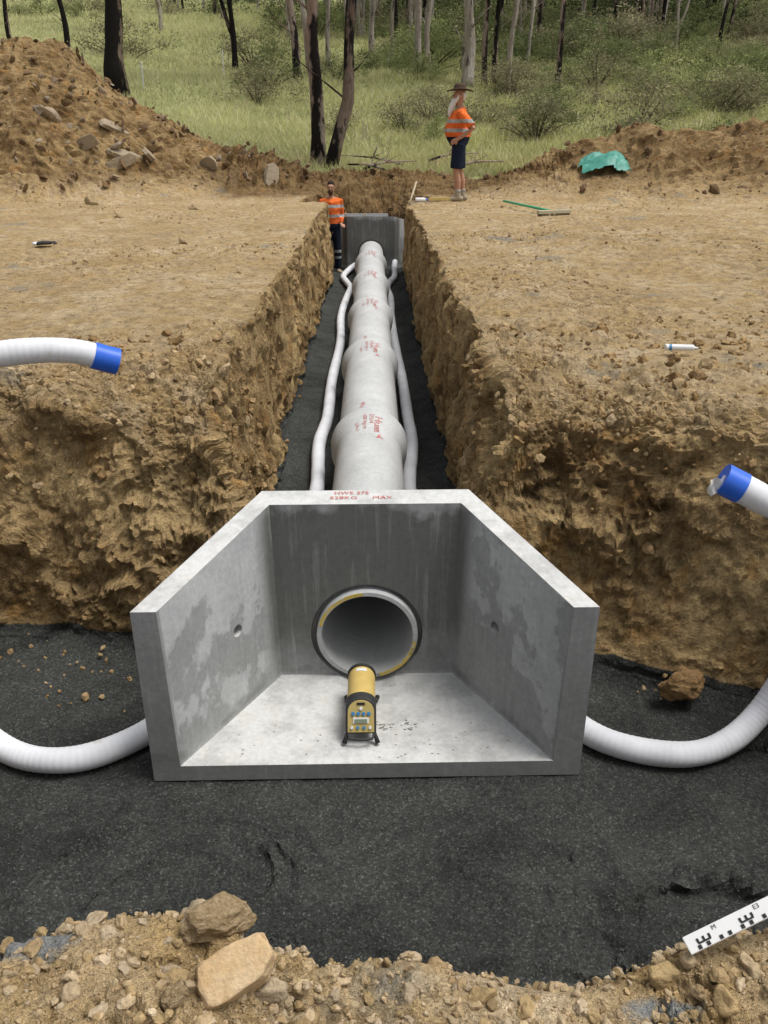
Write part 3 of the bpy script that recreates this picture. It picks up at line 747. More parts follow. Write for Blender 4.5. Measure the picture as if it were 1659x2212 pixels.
# ------------------------------------------------------------------ small site objects
B=empty("push_broom",(0,0,0),label="push broom with green handle lying on earth",category="broom")
hA=Vector((2.25,14.9,hz(2.25,14.9)+.08));hB=Vector((2.66,12.95,hz(2.66,12.95)+.11))
v,f=tube([hA,hB],[.018,.018],10);mk("handle",v,f,M['green'],True,parent=B)
R_=Matrix.Rotation(.35,3,'Z')
bevelled("brush_block",[box(hB.x+.05,hB.y-.03,hB.z-.01,.55,.07,.05,R=[list(r) for r in R_])],M['wood'],B,.006)
rb=[]
for k in range(120):
    a=(random.random()-.5)*.53;b=(random.random()-.5)*.06;c,s_=math.cos(.35),math.sin(.35)
    rb.append(box(hB.x+.05+a*c-b*s_,hB.y-.03+a*s_+b*c,hB.z-.06,.012,.012,.07))
v,f=merge(rb);o=mk("bristles",v,f,M['brush'],parent=B);o["kind"]="stuff"
n=44;tf=[];gx,gy=np.meshgrid(np.linspace(-1,1,n),np.linspace(-1,1,n));gx=gx.ravel();gy=gy.ravel();pp=np.stack([gx*1.6,gy*1.6,0*gx],1)
fz=fbm(pp,4,5);fz2=fbm(pp*2.2,3,15);rr=np.hypot(gx*.9,gy)
tx=4.46+gx*.46+fz*.10;ty=17.0+gy*.40+fz2*.08
tz=np.array([hz(a,b) for a,b in zip(tx,ty)])+.13+.20*np.clip(1-rr**2,0,1)*(.7+.6*gx)+.10*fz+.05*fz2
edge_=.90+.25*fbm(np.stack([gx*1.3,gy*1.3,0*gx+3],1),2,77)
for i in range(n-1):
    for j in range(n-1):
        c_=i*n+j
        if rr[c_]<edge_[c_]: tf.append((c_,c_+1,c_+n+1,c_+n))
o=mk("green_tarp",np.stack([tx,ty,tz],1),tf,M['tarp'],True,label="crumpled green tarpaulin thrown over spoil heap",category="tarpaulin")
z0=hz(1.78,4.62)+.055
C=empty("sealant_tube",(1.78,4.62,z0),label="white sealant tube lying on bare earth",category="tube")
v,f=tube([(-.095,.01,0),(-.09,.01,0),(.055,-.01,0),(.06,-.01,0)],[.015,.018,.018,.015],16);mk("cartridge",v,f,M['white'],False,parent=C)
v,f=tube([(.06,-.01,0),(.066,-.011,0),(.085,-.014,0)],[.009,.008,.004],12);mk("nozzle",v,f,M['label'],True,parent=C)
v,f=tube([(-.075,.0075,0),(-.06,.0055,0)],[.0184,.0184],16);mk("printed_band",v,f,M['button'],parent=C)
z0=hz(-3.5,9.4)+.05
Gl=empty("work_glove",(-3.5,9.4,z0),label="black and white work glove dropped on earth",category="glove")
pr=[tube([(-.09,0,0),(-.02,.0,.01),(.05,0,.01)],[(.018,.045),(.022,.05),(.018,.045)],12,dome=True,up=(0,0,1))]
for k in range(4): pr.append(tube([(.05,-.033+.022*k,.01),(.09,-.038+.025*k,.015),(.12-.01*abs(k-1),-.04+.027*k,.0)],[.011,.010,.008],8,dome=True))
pr.append(tube([(-.02,.04,.01),(.02,.075,.01),(.045,.085,0)],[.013,.011,.009],8,dome=True))
v,f=merge(pr);mk("glove_hand",v,f,M['black'],True,parent=Gl)
v,f=tube([(-.13,0,0),(-.085,0,0)],[(.019,.044),(.021,.048)],14,up=(0,0,1));mk("cuff",v,f,M['label'],True,parent=Gl)
z0=hz(1.2,15.6)+.06
o=bevelled("spirit_level",[box(1.22,15.6,z0,.42,.05,.05,R=[list(r) for r in Matrix.Rotation(.25,3,'Z')])],M['yellow'],None,.004)
o["label"]="short yellow spirit level lying by the trench";o["category"]="level"
e=empty("water_bottle",(.88,15.4,hz(.88,15.4)+.07),label="white bottle with blue cap lying on earth",category="bottle")
v,f=tube([(-.1,0,0),(-.09,0,0),(.06,.02,0),(.09,.02,0)],[.03,.036,.036,.016],14);mk("bottle_body",v,f,M['white'],True,parent=e)
v,f=tube([(.09,.02,0),(.12,.024,0)],[.02,.02],14);mk("cap",v,f,M['blue'],parent=e)
e=empty("shovel",(.72,18.1,.9),label="long-handled shovel leaning against far bank",category="shovel")
v,f=tube([(-.18,-.3,-.55),(.22,.2,.62)],[.017,.017],10);mk("handle",v,f,M['wood'],True,parent=e)
v,f=tube([(-.18,-.3,-.5),(-.2,-.33,-.62),(-.25,-.39,-.85)],[(.02,.03),(.012,.11),(.006,.06)],12,up=(1,-.6,0));mk("blade",v,f,M['metal'],True,parent=e)
e=empty("straight_edge",(0,16.74,.99),label="aluminium straight edge resting on concrete headwall top",category="level")
bevelled("beam",[box(-.16,0,.01,.98,.03,.05)],M['metal'],e,.004)
v,f=tube([(-.12,-.02,.01),(-.12,.02,.01)],[.018,.018],12);mk("bubble_vial",v,f,M['yellow'],parent=e)
# ------------------------------------------------------------------ people
def hand(w,dirn,pn,side):
    w=Vector(w);d_=Vector(dirn).normalized();n_=Vector(pn);n_=(n_-d_*n_.dot(d_)).normalized();s=d_.cross(n_)*side
    out=[tube([w,w+d_*.04,w+d_*.09],[(.016,.026),(.016,.040),(.014,.040)],12,dome=True,up=n_)]
    for k,L in enumerate((.068,.078,.072,.056)):
        b=w+d_*.088+s*(.030-.020*k)
        out.append(tube([b-d_*.015,b+d_*L*.4+n_*.006,b+d_*L*.75+n_*.022,b+d_*L*.85+n_*.042],[.0098,.0095,.0088,.0075],8,dome=True))
    b=w+d_*.035+s*.030
    out.append(tube([b-s*.01,b+d_*.025+s*.022+n_*.008,b+d_*.055+s*.026+n_*.024],[.012,.011,.009],8,dome=True))
    return out
def rem(name,parts,mat,parent,vox,sm=3,label=None):
    v,f=merge(parts);o=mk(name,v,f,mat,True,parent=parent)
    m=o.modifiers.new("r",'REMESH');m.mode='VOXEL';m.voxel_size=vox;m.use_smooth_shade=True
    if sm: m=o.modifiers.new("s",'SMOOTH');m.iterations=sm;m.factor=.5
    evalmesh(o)
    if not o.data.materials:o.data.materials.append(mat)
    if label:o["label"]=label
    return o
def person(loc,rz,label,arms,belly,longsleeve,legs,headturn,mats,longpants):
    e=empty("person",loc,label=label,category="person",group="site workers");e.rotation_euler=(0,0,rz)
    bl=belly
    tor=[(0,0,.84),(0,0,.93),(.01,0,1.05),(.01+bl*.5,0,1.15),(.01+bl*.3,0,1.26),(0,0,1.38),(-.01,0,1.45),(0,0,1.50)]
    tr=[(.085,.13),(.115,.165),(.115+bl,.155),(.115+bl,.16),(.12+bl*.4,.175),(.105,.185),(.068,.12),(.052,.056)]
    P_=[tube(tor,tr,20,dome=True,up=(1,0,0)),tube([(-.005,0,1.44),(.012,0,1.57)],[.055,.052],14)]
    hd=[]
    hc=Vector((.02,0,1.655))
    hd.append(tube([hc+Vector((-.005,0,-.02)),hc+Vector((-.008,0,.03)),hc+Vector((-.01,0,.055))],[(.088,.070),(.095,.076),(.082,.068)],18,dome=True,up=(1,0,0)))
    hd.append(tube([hc+Vector((.035,0,-.085)),hc+Vector((.03,0,-.05)),hc+Vector((.022,0,0))],[(.040,.040),(.055,.056),(.07,.066)],16,dome=True,up=(1,0,0)))
    hd.append(tube([hc+Vector((.088,0,.015)),hc+Vector((.103,0,-.012)),hc+Vector((.108,0,-.028)),hc+Vector((.09,0,-.032))],[.009,.011,.014,.012],8,dome=True))
    hd.append(tube([hc+Vector((.088,-.03,.022)),hc+Vector((.093,0,.024)),hc+Vector((.088,.03,.022))],[.010,.009,.010],8,dome=True))
    hd.append(tube([hc+Vector((.088,-.018,-.052)),hc+Vector((.096,0,-.054)),hc+Vector((.088,.018,-.052))],[.007,.009,.007],8,dome=True))
    for s in(-1,1): hd.append(tube([hc+Vector((-.008,s*.078,-.025)),hc+Vector((-.014,s*.084,.018))],[(.014,.007),(.019,.008)],10,dome=True,up=(1,0,0)))
    RH=Matrix.Rotation(headturn,4,'Z')
    def rot(v): return [tuple((RH@(Vector(q)-hc))+hc) for q in v]
    P_+=[(rot(v),f) for v,f in hd]
    for s in(-1,1):
        K,A,T_=legs[0 if s>0 else 1]
        P_.append(tube([(0,s*.085,.93),((K[0])*.5,(s*.085+K[1])*.5,(.93+K[2])*.5),K,((K[0]+A[0])*.5-.012,(K[1]+A[1])*.5,(K[2]+A[2])*.5+.04),A],[.088,.078,.054,.056,.036],14,dome=True))
        P_.append(tube([(A[0]-.04,A[1],.045),(A[0]+.05,A[1]+.0,.045),(T_[0],T_[1],.03)],[(.035,.034),(.034,.040),(.022,.036)],12,dome=True,up=(0,0,1)))
    for s,(El,Wr,hd_,pn) in zip((1,-1),arms):
        P_.append(tube([(0,s*.12,1.41),(0,s*.185,1.40),tuple((Vector((0,s*.2,1.39))+Vector(El))*.5),El,tuple((Vector(El)*.6+Vector(Wr)*.4)),Wr],[.05,.055,.046,.040,.038,.027],12,dome=True))
        P_+=hand(Wr,hd_,pn,s)
    rem("body",P_,M['skin'],e,.0075,2)
    for s in(-1,1):
        c=Vector(rot([hc+Vector((.088,s*.031,.006))])[0]);v,f=tube([c-Vector((0,0,.002)),c+Vector((0,0,.002))],[.008,.008],10,dome=True);mk("eye",v,f,M['hair'],True,parent=e)
    Pt=[tube([(0,0,.90)]+tor[2:7]+[(0,0,1.475)],[(tr[1][0]+.022,tr[1][1]+.02)]+[(a+.020,b+.020) for a,b in tr[2:7]]+[(.062,.07)],22,up=(1,0,0))]
    for s,(El,Wr,_,_) in zip((1,-1),arms):
        El=Vector(El);Wr=Vector(Wr);Sh=Vector((0,s*.19,1.395))
        if longsleeve: pts=[(0,s*.11,1.41),Sh,(Sh+El)*.5,El,El*.5+Wr*.5,El*.08+Wr*.92];rr=[.06,.072,.063,.056,.048,.038]
        else: pts=[(0,s*.11,1.41),Sh,(Sh+El)*.5,Sh*.12+El*.88];rr=[.06,.074,.070,.070]
        Pt.append(tube(pts,rr,14))
    rem("shirt",Pt,mats['shirt'],e,.011,3)
    Pp=[tube([(0,0,.83),(0,0,.95),(.005,0,1.02)],[(.10,.15),(.135,.183),(.125+bl*.6,.172)],20,up=(1,0,0))]
    for s in(-1,1):
        K,A,T_=legs[0 if s>0 else 1];K=Vector(K);A=Vector(A);H_=Vector((0,s*.085,.92))
        if longpants: pts=[H_,(H_+K)*.5,K,(K+A)*.5,A+Vector((0,0,.02))];rr=[.108,.098,.078,.074,.066]
        else: pts=[H_,(H_+K)*.5,K+Vector((0,0,.03))];rr=[.112,.106,.098]
        Pp.append(tube(pts,rr,16))
    rem("trousers" if longpants else "shorts",Pp,mats['legs'],e,.011,3)
    for s in(-1,1):
        K,A,T_=legs[0 if s>0 else 1]
        rem("boot",[tube([(A[0]-.05,A[1],.05),(A[0]+.05,A[1],.052),(T_[0]+.01,T_[1],.042)],[(.048,.045),(.046,.050),(.036,.047)],14,dome=True,up=(0,0,1)),tube([(A[0],A[1],.05),(A[0],A[1],.15)],[.052,.050],14)],M['boot'],e,.009,2)
        if not longpants:
            v,f=tube([(A[0],A[1],.13),(A[0],A[1],.19),(A[0],A[1],.20)],[.049,.048,.044],14);mk("sock",v,f,M['sock'],True,parent=e)
    return e,hc,rot
armsA=[((-.20,.32,1.16),(.03,.235,1.0),(.75,-.35,-.45),(.0,-1,-.2)),((-.06,-.25,1.14),(.05,-.27,.90),(.2,0,-1),(0,1,0))]
legsA=[((.04,.10,.50),(.0,.11,.09),(.16,.13,.03)),((-.03,-.10,.50),(-.09,-.11,.09),(.07,-.13,.03))]
zA=hz(1.55,15.8)
eA,hc,rot=person((1.55,15.8,zA+.01),math.radians(178),"man with white beard, brown hat and orange shirt, hand on hip",armsA,.07,False,legsA,.0,dict(shirt=shirt("orange_work_shirt",[(1.10,1.15),(1.24,1.29)],1.03),legs=M['navy']),False)
eA.scale=(1.08,1.08,1.02)
c=Vector((.015,0,1.735))
prof=[(.195,-.018),(.19,-.004),(.11,.004),(.090,.012),(.086,.070),(.070,.105),(.04,.098),(.0,.092)]
seg_=32;v=[];f=[]
for r,z in prof:
    for k in range(seg_):
        th=6.28318*k/seg_;v.append((c.x+r*1.1*math.cos(th),c.y+r*math.sin(th)*.95,c.z+z+(.035*(math.sin(th)**2) if r>.12 else 0)))
for i in range(len(prof)-1):
    for k in range(seg_): f.append((i*seg_+k,i*seg_+(k+1)%seg_,(i+1)*seg_+(k+1)%seg_,(i+1)*seg_+k))
o=mk("hat",v,f,M['hat'],True,parent=eA);m=o.modifiers.new("s",'SOLIDIFY');m.thickness=.006;evalmesh(o)
rem("beard",[tube([(.09,0,1.595),(.115,0,1.54),(.145,0,1.47),(.165,0,1.39),(.165,0,1.33)],[(.040,.058),(.050,.062),(.048,.056),(.036,.040),(.014,.018)],14,dome=True,up=(1,0,0)),tube([(.03,.068,1.66),(.045,.062,1.62),(.08,.04,1.57)],[.016,.024,.030],10,dome=True),tube([(.03,-.068,1.66),(.045,-.062,1.62),(.08,-.04,1.57)],[.016,.024,.030],10,dome=True)],M['beard'],eA,.008,2)
rem("hair",[tube([(-.05,0,1.69),(-.058,0,1.63),(-.05,0,1.60)],[(.04,.072),(.033,.066),(.02,.05)],14,dome=True,up=(1,0,0))],M['beard'],eA,.009,2)
# worker in the trench: forearms low in front of the body, one hand by the straight edge
armsB=[((.0,.225,1.13),(.14,.17,.98),(.75,.1,-.1),(0,0,-1)),((-.02,-.215,1.12),(.10,-.14,.90),(.45,.25,-.8),(0,.6,-.2))]
legsB=[((.04,.11,.50),(.0,.12,.09),(.15,.15,.03)),((.03,-.11,.50),(-.03,-.12,.09),(.11,-.15,.03))]
eB,hc,rot=person((-.74,16.50,-.05),math.radians(-75),"bearded man in orange shirt and dark trousers standing by headwall",armsB,.0,True,legsB,-.35,dict(shirt=shirt("orange_long_sleeve_shirt",[(1.10,1.15),(1.28,1.33)],.98),legs=trouser("dark_work_trousers",[(.30,.35),(.42,.47)])),True)
eB.scale=(.90,.90,.94)
capv=[tube([hc+Vector((-.018,0,.02)),hc+Vector((-.012,0,.06))],[(.094,.082),(.088,.074)],18,dome=True,up=(1,0,0))]
rem("hair",[(rot(v),f) for v,f in capv],M['hair'],eB,.008,2)
bb=[tube([hc+Vector((.06,0,-.105)),hc+Vector((.062,0,-.075))],[(.045,.05),(.05,.058)],14,dome=True,up=(1,0,0))]
rem("beard",[(rot(v),f) for v,f in bb],simple("brown_beard",(.08,.045,.025),.9),eB,.007,1)
# ------------------------------------------------------------------ vegetation
def leaves(centers,rads,per,L,W,droop,cols,r):
    n=len(centers)*per
    c=np.repeat(np.array(centers),per,0);rd=np.repeat(np.array(rads),per,0)
    u=r.normal(size=(n,3));u/=np.linalg.norm(u,axis=1)[:,None];rad=r.uniform(.15,1.1,n)**.6
    p=c+u*rd*rad[:,None]
    d_=r.normal(size=(n,3));d_[:,2]-=droop;d_/=np.linalg.norm(d_,axis=1)[:,None]
    s=np.cross(d_,r.normal(size=(n,3)));s/=np.linalg.norm(s,axis=1)[:,None]
    l=L*r.uniform(.6,1.3,n)[:,None];w=W*r.uniform(.6,1.3,n)[:,None]
    Q=np.stack([p,p+d_*l*.5+s*w*.5,p+d_*l,p+d_*l*.5-s*w*.5],1).reshape(-1,3)
    F_=np.arange(n*4).reshape(-1,4)
    ccl=np.repeat(r.uniform(.65,1.25,len(centers)),per)
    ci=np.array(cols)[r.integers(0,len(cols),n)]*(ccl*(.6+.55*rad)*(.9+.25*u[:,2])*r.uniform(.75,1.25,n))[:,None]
    cc=np.repeat(np.concatenate([ci,np.ones((n,1))],1),4,0)
    return Q,F_,cc
def leafmesh(name,Q,F_,cc):
    me=bpy.data.meshes.new(name);me.from_pydata(Q,[],F_.tolist());me.update();me.materials.append(M['leaf'])
    a=me.color_attributes.new("lc",'FLOAT_COLOR','POINT');a.data.foreach_set("color",cc.ravel().astype(np.float32));return me
def treemesh(seed,H,r0,bend,path=None,crownbase=.5,dens=22,fork=False):
    r=np.random.default_rng(seed);parts=[]
    if path is None:
        n=9;a=r.uniform(0,6.28);path=[]
        for k in range(n):
            t=k/(n-1);path.append((bend*t*t*H*.5*math.cos(a)+r.normal()*.18*min(t*3,1),bend*t*t*H*.5*math.sin(a)+r.normal()*.18*min(t*3,1),-.3+t*(H+.3)))
    pts=crom(path,H/24);m=len(pts)
    rad=[r0*((1-.8*i/m)+.45*math.exp(-i/1.2))*(1+.07*math.sin(i*2.1+seed)) for i in range(m)]
    parts.append(tube(pts,rad,12))
    if fork:
        i=int(m*r.uniform(.12,.25));p=pts[i];a=r.uniform(0,6.28)
        fk=crom([p,p+Vector((math.cos(a)*.5,math.sin(a)*.5,1.6)),p+Vector((math.cos(a)*1.1,math.sin(a)*1.1,H*.4)),p+Vector((math.cos(a)*1.6,math.sin(a)*1.6,H*.65))],H/20)
        parts.append(tube(fk,[rad[i]*.75*(1-.75*k/len(fk)) for k in range(len(fk))],9))
    cen=[];rds=[]
    nb=int(7+r.integers(0,4))
    for b in range(nb):
        t=crownbase+(1-crownbase)*(b+.5)/nb;i=min(m-2,int(t*m));p=pts[i];a=b*2.4+r.uniform(-.4,.4)
        Lb=H*(.30-.14*t)*r.uniform(.8,1.3)
        q1=p+Vector((math.cos(a)*Lb*.45,math.sin(a)*Lb*.45,Lb*.45));q2=p+Vector((math.cos(a+.3)*Lb*.95,math.sin(a+.3)*Lb*.95,Lb*.8))
        cb=crom([p,q1,q2],Lb/6)
        parts.append(tube(cb,[rad[i]*.55*max(0,(1-.85*k/7))+.01 for k in range(len(cb))],7))
        for q in (q1*.4+q2*.6,q2,q2+Vector((r.normal()*.7,r.normal()*.7,r.normal()*.5))):
            for _ in range(2):
                cen.append((q.x+r.normal()*.6,q.y+r.normal()*.6,q.z+r.normal()*.4));rr_=r.uniform(.6,1.3);rds.append((rr_,rr_,rr_*.6))
    tp=pts[-1];cen+= [(tp.x+r.normal()*.6,tp.y+r.normal()*.6,tp.z+r.normal()*.5) for _ in range(5)];rds+=[(1.1,1.1,.8)]*5
    for b in range(4):
        i=int(m*r.uniform(.10,.45));p=pts[i];a=r.uniform(0,6.28);L_=r.uniform(.5,1.9)
        parts.append(tube([p,p+Vector((math.cos(a)*L_*.5,math.sin(a)*L_*.5,L_*.35)),p+Vector((math.cos(a+.3)*L_,math.sin(a+.3)*L_,L_*.6+.2))],[r0*.22,r0*.12,.01],6))
    v,f=merge(parts)
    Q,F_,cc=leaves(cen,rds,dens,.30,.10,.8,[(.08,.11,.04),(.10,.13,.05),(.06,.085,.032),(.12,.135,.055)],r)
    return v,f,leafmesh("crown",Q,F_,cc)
def addtree(x,y,tm,mat,label,rz=0,sc=1.,group="gum trees on the hillside"):
    e=empty("gum_tree",(x,y,hz(x,y)),label=label,category="tree",group=group);e.rotation_euler=(0,0,rz);e.scale=(sc,sc,sc)
    v,f,cm=tm
    if isinstance(v,bpy.types.Mesh): me=v
    else:
        me=bpy.data.meshes.new("trunk");me.from_pydata(v.tolist(),[],f);me.polygons.foreach_set("use_smooth",[True]*len(me.polygons));me.materials.append(mat)
    o=bpy.data.objects.new("trunk",me);COL.objects.link(o);o.parent=e
    c=bpy.data.objects.new("crown",cm);COL.objects.link(c);c.parent=e
    return e
def P_(offs):return [(0,0,-.4)]+offs
addtree(-10.4,38.3,treemesh(1,17,.37,.1,P_([(-.05,0,1),(.15,0,2.5),(.25,0,4),(.2,0,7),(.5,.3,12),(.3,.2,17)])),M['barkchar'],"thick fire-blackened gum tree trunk on grassy slope")
addtree(-1.50,25.0,treemesh(2,16,.175,.1,P_([(.06,0,.8),(.04,0,1.9),(-.06,0,3.2),(.05,0,4.6),(-.2,.3,9),(.1,.3,16)])),M['barkmix'],"gum tree with charred peeling bark beside its twin")
addtree(-1.24,24.6,treemesh(3,15,.155,.1,P_([(.32,0,.7),(.64,0,1.7),(.68,.0,3.0),(.84,0,4.7),(1.2,.3,8),(1.6,.3,15)])),M['barkchar'],"leaning gum tree with charred curved trunk")
spec=[(-6.7,46.3,.14,.02,'barkchar'),(-17.3,54,.16,.02,'barkchar'),(-3.25,41.2,.17,.12,'barkmix'),(-2.9,45,.14,.2,'barkpale'),(2.4,48.3,.18,.03,'barkpale'),(3.0,48.6,.15,.06,'barkpale'),(4.24,41.2,.24,.03,'barkpale'),(5.2,42.5,.13,.14,'barkmix'),(6.1,41.2,.12,.16,'barkpale'),(7.2,35.8,.11,.05,'barkmix'),(.05,55.5,.16,.05,'barkpale'),(-5.5,64.7,.18,.04,'barkpale'),(-15.5,70.6,.14,.05,'barkpale'),(-2.3,50.5,.12,.08,'barkpale'),(10,57,.14,.1,'barkmix'),(13.7,62,.16,.1,'barkpale'),(18.7,61,.13,.04,'barkchar'),(5.9,45,.12,.1,'barkmix'),(4.9,50,.15,.05,'barkpale'),(16,56,.12,.1,'barkmix'),(-19,72,.16,.03,'barkmix'),(-25,66,.16,.05,'barkmix'),(-1.2,47,.09,.2,'barkpale'),(1.2,52,.1,.15,'barkpale'),(8.3,50,.1,.2,'barkpale'),(-8.8,60,.12,.1,'barkpale')]
for k,(x,y,r,b,mt) in enumerate(spec):
    lb={'barkchar':"slender fire-blackened gum tree on grassy slope",'barkpale':"pale straight gum tree on hillside",'barkmix':"grey-brown gum tree with peeling bark"}[mt]
    addtree(x,y,treemesh(20+k,14+(k*7)%6,r,b,fork=k%3==0),M[mt],lb)
far=[]
for k in range(8):
    v,f,cm=treemesh(70+k,13+k,.12+.02*(k%3),.06+.06*(k%4),crownbase=.3 if k%2 else .45,dens=26,fork=k%2==0)
    me=bpy.data.meshes.new("trunk");me.from_pydata(v.tolist(),[],f);me.materials.append(M[['barkpale','barkmix','barkpale','barkchar'][k%4]]);me.polygons.foreach_set("use_smooth",[True]*len(me.polygons))
    far.append((me,None,cm))
r=random.Random(3);cnt=0
while cnt<145:
    y=r.uniform(54,125);x=r.uniform(-.5*y,.52*y)
    lim=np.interp(x/y,[-.45,-.25,-.12,.0,.2,.5],[116,106,76,60,56,58])
    if y<lim: continue
    addtree(x,y,far[r.randrange(8)],None,"gum tree in the hillside woodland",r.uniform(0,6.28),r.uniform(.8,1.25));cnt+=1
def shrubmesh(seed,cols,nc=22,per=70,L=.11,W=.045):
    r=np.random.default_rng(seed);cen=[];rd=[]
    for k in range(nc):
        a=r.uniform(0,6.28);q=r.uniform(0,.95);z=.12+r.uniform(0,.9)*(1-q*.55)
        cen.append((q*math.cos(a),q*math.sin(a),z));s=r.uniform(.14,.38);rd.append((s,s,s*.9))
    Q,F_,cc=leaves(cen,rd,per,L,W,-.4,cols,r)
    parts=[tube([(0,0,-.1),(c[0]*.5,c[1]*.5,c[2]*.5),c],[.02,.012,.004],5) for c in cen[:10]]
    v,f=merge(parts);n=len(Q)
    me=bpy.data.meshes.new("shrub");allV=np.vstack([Q,v]);F2=F_.tolist()+[[i+n for i in q] for q in f]
    me.from_pydata(allV,[],F2);me.update();me.materials.append(M['leaf'])
    a=me.color_attributes.new("lc",'FLOAT_COLOR','POINT');c2=np.vstack([cc,np.tile([.14,.11,.07,1],(len(v),1))]);a.data.foreach_set("color",c2.ravel().astype(np.float32))
    return me
gA=[(.15,.18,.07),(.19,.22,.085),(.12,.15,.06)];gB=[(.27,.30,.12),(.31,.34,.14),(.21,.25,.10)];gC=[(.26,.23,.13),(.31,.28,.17),(.19,.18,.10)]
SH=[shrubmesh(200+k,[gA,gB,gC,gA,gC,gB][k],22+3*k,[85,85,65,90,65,75][k],.075,.022) for k in range(6)]
def shrub(x,y,s,k,rz,lab):
    o=bpy.data.objects.new("shrub",SH[k]);COL.objects.link(o);o.location=(x,y,hz(x,y)-.05*s);o.scale=(s*1.25,s*1.25,s*.9);o.rotation_euler=(0,0,rz)
    tag(o,lab,"shrub",None,"shrubs on the hillside")
LB=["dark green leafy shrub on grassy slope","light green bushy shrub in long grass","dry brownish green shrub in long grass"]
LBk=[0,1,2,0,2,1]
cnt=0
while cnt<290:
    y=r.uniform(27,95);x=r.uniform(-.45*y,.5*y);t=x/y
    p=np.interp(t,[-.45,-.15,-.03,.05,.15,.5],[.02,.05,.35,.7,1.,1.])
    if y>85: p=max(p,.4)
    if y<34 and t>.3:p*=.35
    if y<30: p*=.4
    if t<-.05 and y<34: p*=.2
    if r.random()>p: continue
    k=r.choice([0,1,2,2,3,4,5,5]); s=r.uniform(.5,1.8)*(1 if y<50 else 1.6)
    shrub(x,y,s,k,r.uniform(0,6.28),LB[LBk[k]]);cnt+=1
rr=np.random.default_rng(12);n=950
yy=rr.uniform(60,150,n);xx=rr.uniform(-.5,.55,n)*yy
lim=np.interp(xx/yy,[-.45,-.25,-.12,.0,.2,.5],[122,112,86,72,62,62]);k=yy>lim;xx=xx[k];yy=yy[k]
zz=topz(xx,yy)
cen=np.stack([xx,yy,zz+rr.uniform(.3,3.2,len(xx))],1);sc=rr.uniform(.7,1.9,len(xx))
Q,F_,cc=leaves(cen,np.stack([sc,sc,sc*.7],1),90,.32,.12,0,[(.08,.11,.04),(.11,.14,.055),(.06,.085,.03),(.16,.18,.08)],rr)
me=leafmesh("woodland_undergrowth",Q,F_,cc);o=bpy.data.objects.new("woodland_undergrowth",me);COL.objects.link(o);tag(o,"dark green undergrowth under the trees","undergrowth","stuff")
def grass_obj():
    rg=np.random.default_rng(5);n=300000
    u=rg.uniform(0,1,n);y=22.8+ (118-22.8)*u**1.7; x=rg.uniform(-.52,.54,n)*y
    P=np.stack([x,y,0*x],1);cl=fbm(P*.35,3,77);cs=fbm(P*1.7,2,78);keep=(rg.uniform(-1.1,.6,n)<cl+.35)
    edge=y>23.1+1.2*fbm(P*.5,2,81)
    keep&=edge;x=x[keep];y=y[keep];cl=cl[keep];cs=cs[keep];n=len(x)
    z=topz(x,y)
    far_=np.clip((y-23)/60,0,1)
    h=(.12+.24*rg.uniform(0,1,n))*(1+.5*np.clip(cl,0,1)+.6*cs)*(.8+.5*far_);w=.010+.03*far_+.010*rg.uniform(0,1,n)
    a=rg.uniform(0,6.28,n);ln=rg.normal(size=(n,2))*.6*h[:,None]
    b1=np.stack([x-np.cos(a)*w,y-np.sin(a)*w,z-.03],1);b2=np.stack([x+np.cos(a)*w,y+np.sin(a)*w,z-.03],1)
    tp=np.stack([x+ln[:,0],y+ln[:,1],z+h],1)
    Q=np.stack([b1,b2,tp],1).reshape(-1,3);F_=np.arange(3*n).reshape(-1,3)
    side=np.clip((-x/y)*2.2+.35,0,1)[:,None]
    colA=np.array([.48,.48,.20]);colB=np.array([.66,.66,.34]);colY=np.array([.72,.64,.42])
    c=colA*(1-side)+colB*side; m=(rg.uniform(0,1,n)<.27)[:,None];c=np.where(m,colY,c)*rg.uniform(.75,1.15,(n,1))*(1+.40*cl[:,None]+.25*cs[:,None])
    c=np.clip(c,0,.85)
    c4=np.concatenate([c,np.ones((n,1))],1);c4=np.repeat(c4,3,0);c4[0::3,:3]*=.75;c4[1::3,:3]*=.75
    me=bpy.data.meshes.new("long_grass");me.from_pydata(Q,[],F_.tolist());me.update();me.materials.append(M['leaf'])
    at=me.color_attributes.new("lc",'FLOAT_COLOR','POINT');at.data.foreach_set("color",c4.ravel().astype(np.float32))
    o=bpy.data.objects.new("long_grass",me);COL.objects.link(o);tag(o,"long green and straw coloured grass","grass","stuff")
grass_obj()
for (x,y,h,mt,lb) in [(-9.5,39,.95,'label',"white painted fence stake in grass"),(-6.84,43.6,1.05,'label',"white painted fence stake in grass"),(-.25,28.4,.6,'wood',"short pale timber stake in grass"),(-4.2,52,.9,'label',"white painted fence stake in grass"),(.9,50,.9,'label',"white painted fence stake in grass"),(12.,44.,.8,'wood',"short pale timber stake in grass"),(-.15,28.7,.45,'wood',"short pale timber stake in grass")]:
    z=hz(x,y);v,f=merge([box(0,0,h/2-.1,.05,.05,h+.2),prism([(-.025,-.025,h),(.025,-.025,h),(.025,.025,h),(-.025,.025,h)],[(-.01,-.01,h+.05),(.01,-.01,h+.05),(.01,.01,h+.05),(-.01,.01,h+.05)])])
    mk("fence_stake",v,f,M[mt],label=lb,category="stake",group="fence stakes",loc=(x,y,z))
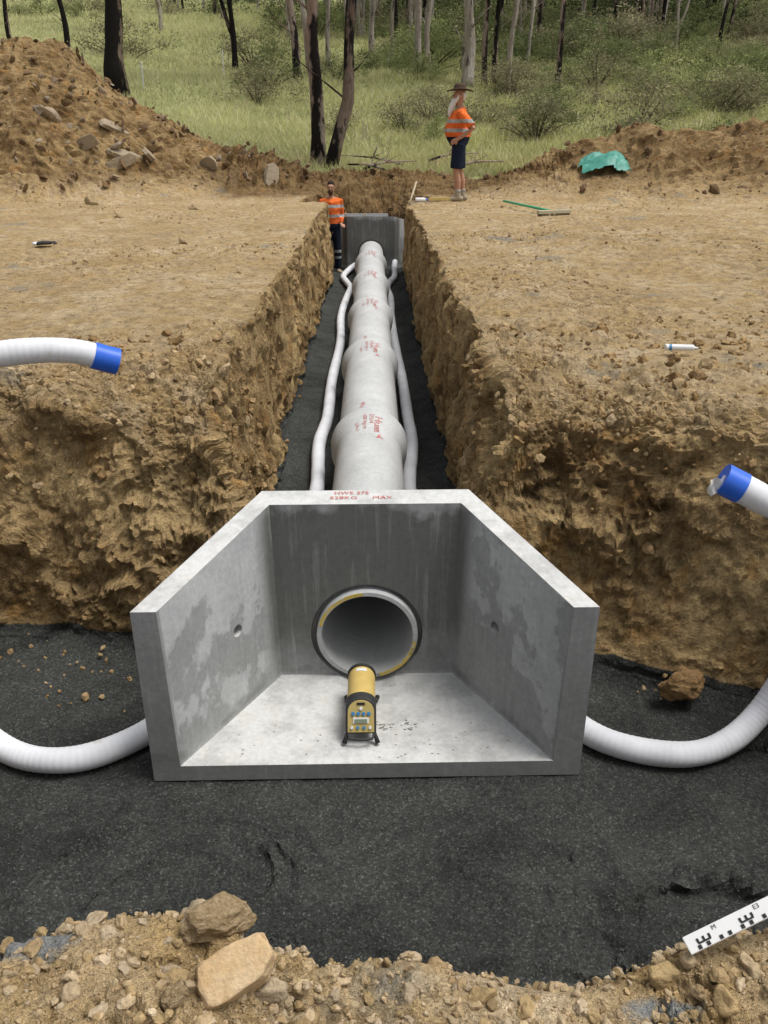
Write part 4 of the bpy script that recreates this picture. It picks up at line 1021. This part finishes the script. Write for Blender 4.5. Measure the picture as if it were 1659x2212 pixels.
for k,(x,y,L_,a) in enumerate([(.9,24.6,2.2,2.9),(1.6,25.1,1.6,.4),(-.2,24.0,1.5,.3),(.4,23.6,1.2,2.6),(2.2,24.2,1.4,.1)]):
    z=hz(x,y)+.12;d_=Vector((math.cos(a),math.sin(a),.12))
    p=[(0,0,0),tuple(d_*L_*.4+Vector((0,0,.08))),tuple(d_*L_)];cb=crom(p,.2)
    v,f=merge([tube(cb,[.035*max(.1,1-.1*i)+.004 for i in range(len(cb))],7),tube([p[1],tuple(Vector(p[1])+Vector((.2,.1,.45)))],[.015,.005],6),tube([p[1],tuple(Vector(p[1])+Vector((.4,-.1,.2)))],[.015,.005],6)])
    mk("fallen_branch",v,f,M['barkmix'],label="grey fallen branch at edge of grass",category="branch",group="fallen branches",loc=(x,y,z))
# ------------------------------------------------------------------ light, world, camera
EL,AZ=math.radians(68),math.radians(95)
w=bpy.data.worlds.new("World");scene.world=w;w.use_nodes=True
nt=w.node_tree;bg=nt.nodes["Background"];sky=nt.nodes.new("ShaderNodeTexSky");sky.sky_type='NISHITA';sky.sun_disc=False
sky.sun_elevation=EL;sky.sun_rotation=AZ;sky.air_density=1.;sky.dust_density=3.
hs=nt.nodes.new("ShaderNodeHueSaturation");hs.inputs["Saturation"].default_value=.25
nt.links.new(sky.outputs[0],hs.inputs["Color"]);nt.links.new(hs.outputs[0],bg.inputs[0]);bg.inputs[1].default_value=.15
sl=bpy.data.lights.new("Sun",'SUN');sl.energy=3.0;sl.angle=math.radians(28);sl.color=(1,.975,.93)
so=bpy.data.objects.new("Sun",sl);COL.objects.link(so)
sd=Vector((math.sin(AZ)*math.cos(EL),math.cos(AZ)*math.cos(EL),math.sin(EL)))
so.rotation_euler=sd.to_track_quat('Z','Y').to_euler();so.location=(0,0,30)
scene.view_settings.view_transform='Standard';scene.view_settings.look='None';scene.view_settings.exposure=0
cd=bpy.data.cameras.new("Camera");cam=bpy.data.objects.new("Camera",cd);COL.objects.link(cam)
cd.sensor_fit='VERTICAL';cd.sensor_height=24;cd.lens=.8092*24;cd.clip_end=1500;cd.clip_start=.05
cam.location=(.035,0,2.4);cam.rotation_euler=(math.radians(65.5),0,-.013)
scene.camera=cam
